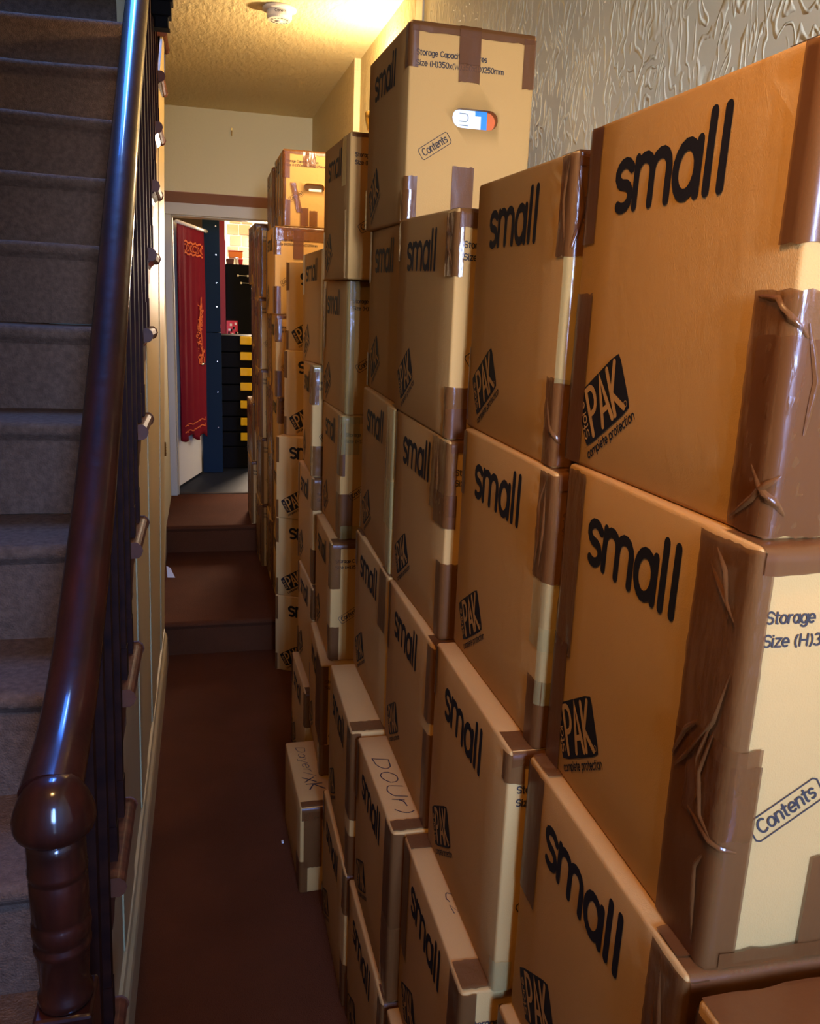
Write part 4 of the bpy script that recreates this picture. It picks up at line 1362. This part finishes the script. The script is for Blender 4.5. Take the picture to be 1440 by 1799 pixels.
# sunlit wall outside with a strip of bare bricks
ow = MB().box(-1.5, 3.0, 10.5, 10.6, 0, 4.5).build('wall_outside', M['mortar'])
struct(ow, 'pale sunlit wall outside the window')
rn = random.Random(11)
for r_ in range(9):
    z = 1.90 + r_ * 0.125
    nb = 2 if r_ % 2 else 1
    for q in range(2):
        x0 = 0.30 + q * 0.135 + (0.03 if r_ % 2 else 0)
        MB().box(x0, x0 + 0.128, 10.485, 10.52, z, z + 0.112).build('brick', M['brick'], ow, bevel=0.004)
light('outside_sun', 'AREA', (0.6, 9.3, 3.4), 190, (1.0, 0.90, 0.66), 1.6, 1.0, aim=(0.4, 10.5, 2.2))

# tall navy cupboard beyond the door
nc = empty('navy_cupboard', (0.07, 6.72, 0.322), label='tall navy cupboard side beyond the open door', cat='cupboard')
MB().box(-0.082, 0.066, -0.17, 0.30, 0, 1.06).build('lower_carcass', M['navy'], nc, bevel=0.002)
MB().box(-0.060, 0.062, -0.17, 0.30, 1.065, 1.95).build('upper_carcass', M['navy'], nc, bevel=0.002)
for z in (0.35, 0.62, 0.85, 1.25, 1.42, 1.62, 1.82):
    MB().lathe([(0.0045, 0), (0.0045, 0.003)], 0, 0, 8).build('screw_cap', M['steel'], nc, loc=(0.035, -0.172, z)).rotation_euler = (radians(90), 0, 0)
# burgundy post
struct(MB().box(0.115, 0.192, 7.40, 7.48, 1.30, 2.9).build('trim_4', M['burgundy']), 'burgundy upright by the window')
# black cabinet with shelf goods
bc = empty('black_cabinet', (0.38, 7.62, 0.322), label='black cabinet with steel handles in the far room', cat='cabinet')
MB().box(-0.185, 0.05, -0.20, 0.20, 0, 1.60).build('carcass', M['black'], bc, bevel=0.003)
for z, xx in ((1.51, -0.085), (1.45, -0.06)):
    mb = MB().tube([(xx, -0.215, z), (xx + 0.09, -0.215, z)], 0.0035)
    mb.lathe([(0.009, z - 0.008), (0.009, z + 0.008)], xx, -0.213, 8).lathe([(0.009, z - 0.008), (0.009, z + 0.008)], xx + 0.08, -0.213, 8)
    mb.build('handle', M['steel'], bc)
mb = MB().box(-0.183, -0.09, -0.203, -0.199, 1.01, 1.14)
mo = mb.build('picture_card', M['red'], bc)
mb = MB()
for q in range(7):
    a0, b0 = -0.18 + 0.013 * q, 1.015 + (q * 37 % 11) * 0.010
    mb.box(a0, a0 + 0.017, -0.2055, -0.203, b0, b0 + 0.012 + 0.004 * (q % 3))
mb.build('card_pattern', M['paper'], mo)
mb = MB()
for q in range(4):
    mb.box(-0.17 + 0.02 * q, -0.155 + 0.02 * q, -0.2065, -0.203, 1.03 + 0.018 * (q % 3), 1.05 + 0.02 * (q % 3))
mb.build('card_black_marks', M['black'], mo)  # small black blocks on the card face


def tub(name, x0, x1, z0, z1, m, label, cat, y0=7.44, y1=7.6, taper=0.006, lid=None):
    o = empty(name, ((x0 + x1) / 2, (y0 + y1) / 2, z0), label=label, cat=cat)
    w2, d2, h2 = (x1 - x0) / 2, (y1 - y0) / 2, z1 - z0
    MB().add([(-w2 + taper, -d2 + taper, 0), (w2 - taper, -d2 + taper, 0), (w2 - taper, d2 - taper, 0), (-w2 + taper, d2 - taper, 0),
              (-w2, -d2, h2), (w2, -d2, h2), (w2, d2, h2), (-w2, d2, h2)],
             [(3, 2, 1, 0), (4, 5, 6, 7), (0, 1, 5, 4), (1, 2, 6, 5), (2, 3, 7, 6), (3, 0, 4, 7)]).build('tub_body', m, o, bevel=0.004)
    if lid:
        MB().box(-w2 - 0.003, w2 + 0.003, -d2 - 0.003, d2 + 0.003, h2, h2 + 0.008).build('lid', lid, o, bevel=0.002)
    return o


T0 = 1.922
tub('tin', .203, .268, T0, T0 + .045, M['wood2'], 'brown tin on the black cabinet under the orange tub', 'tin')
tub('jar', .272, .300, T0, T0 + .050, M['plastic'], 'small white jar on the black cabinet', 'jar', y0=7.43, y1=7.46, lid=M['steel'])
tub('red_box', .304, .342, T0, T0 + .045, M['red'], 'red box beside the white jar', 'box', y0=7.44)
tub('orange_tub', .224, .342, T0 + .053, T0 + .105, M['orange2'], 'orange tub with red lid on the tins by the window', 'tub', lid=M['red'], y0=7.462)
tub('pink_bottle', .199, .219, T0, T0 + .155, M['pink'], 'tall pink bottle beside the orange tub', 'bottle', y0=7.46, y1=7.49) if False else \
    tub('pink_bottle', .186, .201, T0, T0 + .19, M['pink'], 'tall pink bottle beside the orange tub', 'bottle', y0=7.49, y1=7.52)
# hanging bag
bgp = MB().lathe([(0.002, 0.12), (0.012, 0.10), (0.020, 0.06), (0.026, 0.02), (0.020, 0.0), (0.004, -0.004)], 0, 0, 12)
bgp.lathe([(0.014, 0.13), (0.022, 0.145), (0.016, 0.165), (0.004, 0.17)], -0.003, 0, 12)
tag(bgp.build('white_bag', M['paper'], smooth=True, loc=(0.122, 7.33, 1.64)), 'white bag hanging in front of the burgundy upright', 'bag')
tag(MB().lathe([(0.004, 0), (0.02, 0.01), (0.024, 0.03), (0.016, 0.05), (0.003, 0.056)], 0, 0, 12).build('red_ball', M['red'], smooth=True, loc=(0.122, 7.0, 1.395)),
    'red knob-like ball above the black organiser', 'ball')
# black organiser drawers with yellow latches
og = empty('organiser_stack', (0.27, 6.9, 0.322), label='black drawer organiser stack with yellow latches', cat='organiser')
mb = MB()
zs = [(0.0, 0.17), (0.175, 0.29), (0.295, 0.41), (0.415, 0.53), (0.535, 0.66), (0.665, 0.79), (0.795, 0.91), (0.915, 1.04)]
for z0, z1 in zs:
    mb = MB().box(-0.14, 0.12, -0.18, 0.18, z0, z1)
    dro = mb.build('organiser_case', M['black'], og, bevel=0.008, seg=3)
for z in (1.005, .885, .765, .650, .510, .375, .255):
    MB().box(0.008, 0.096, -0.198, -0.176, z - 0.032, z + 0.030).build('latch', M['yellow'], og, bevel=0.006)
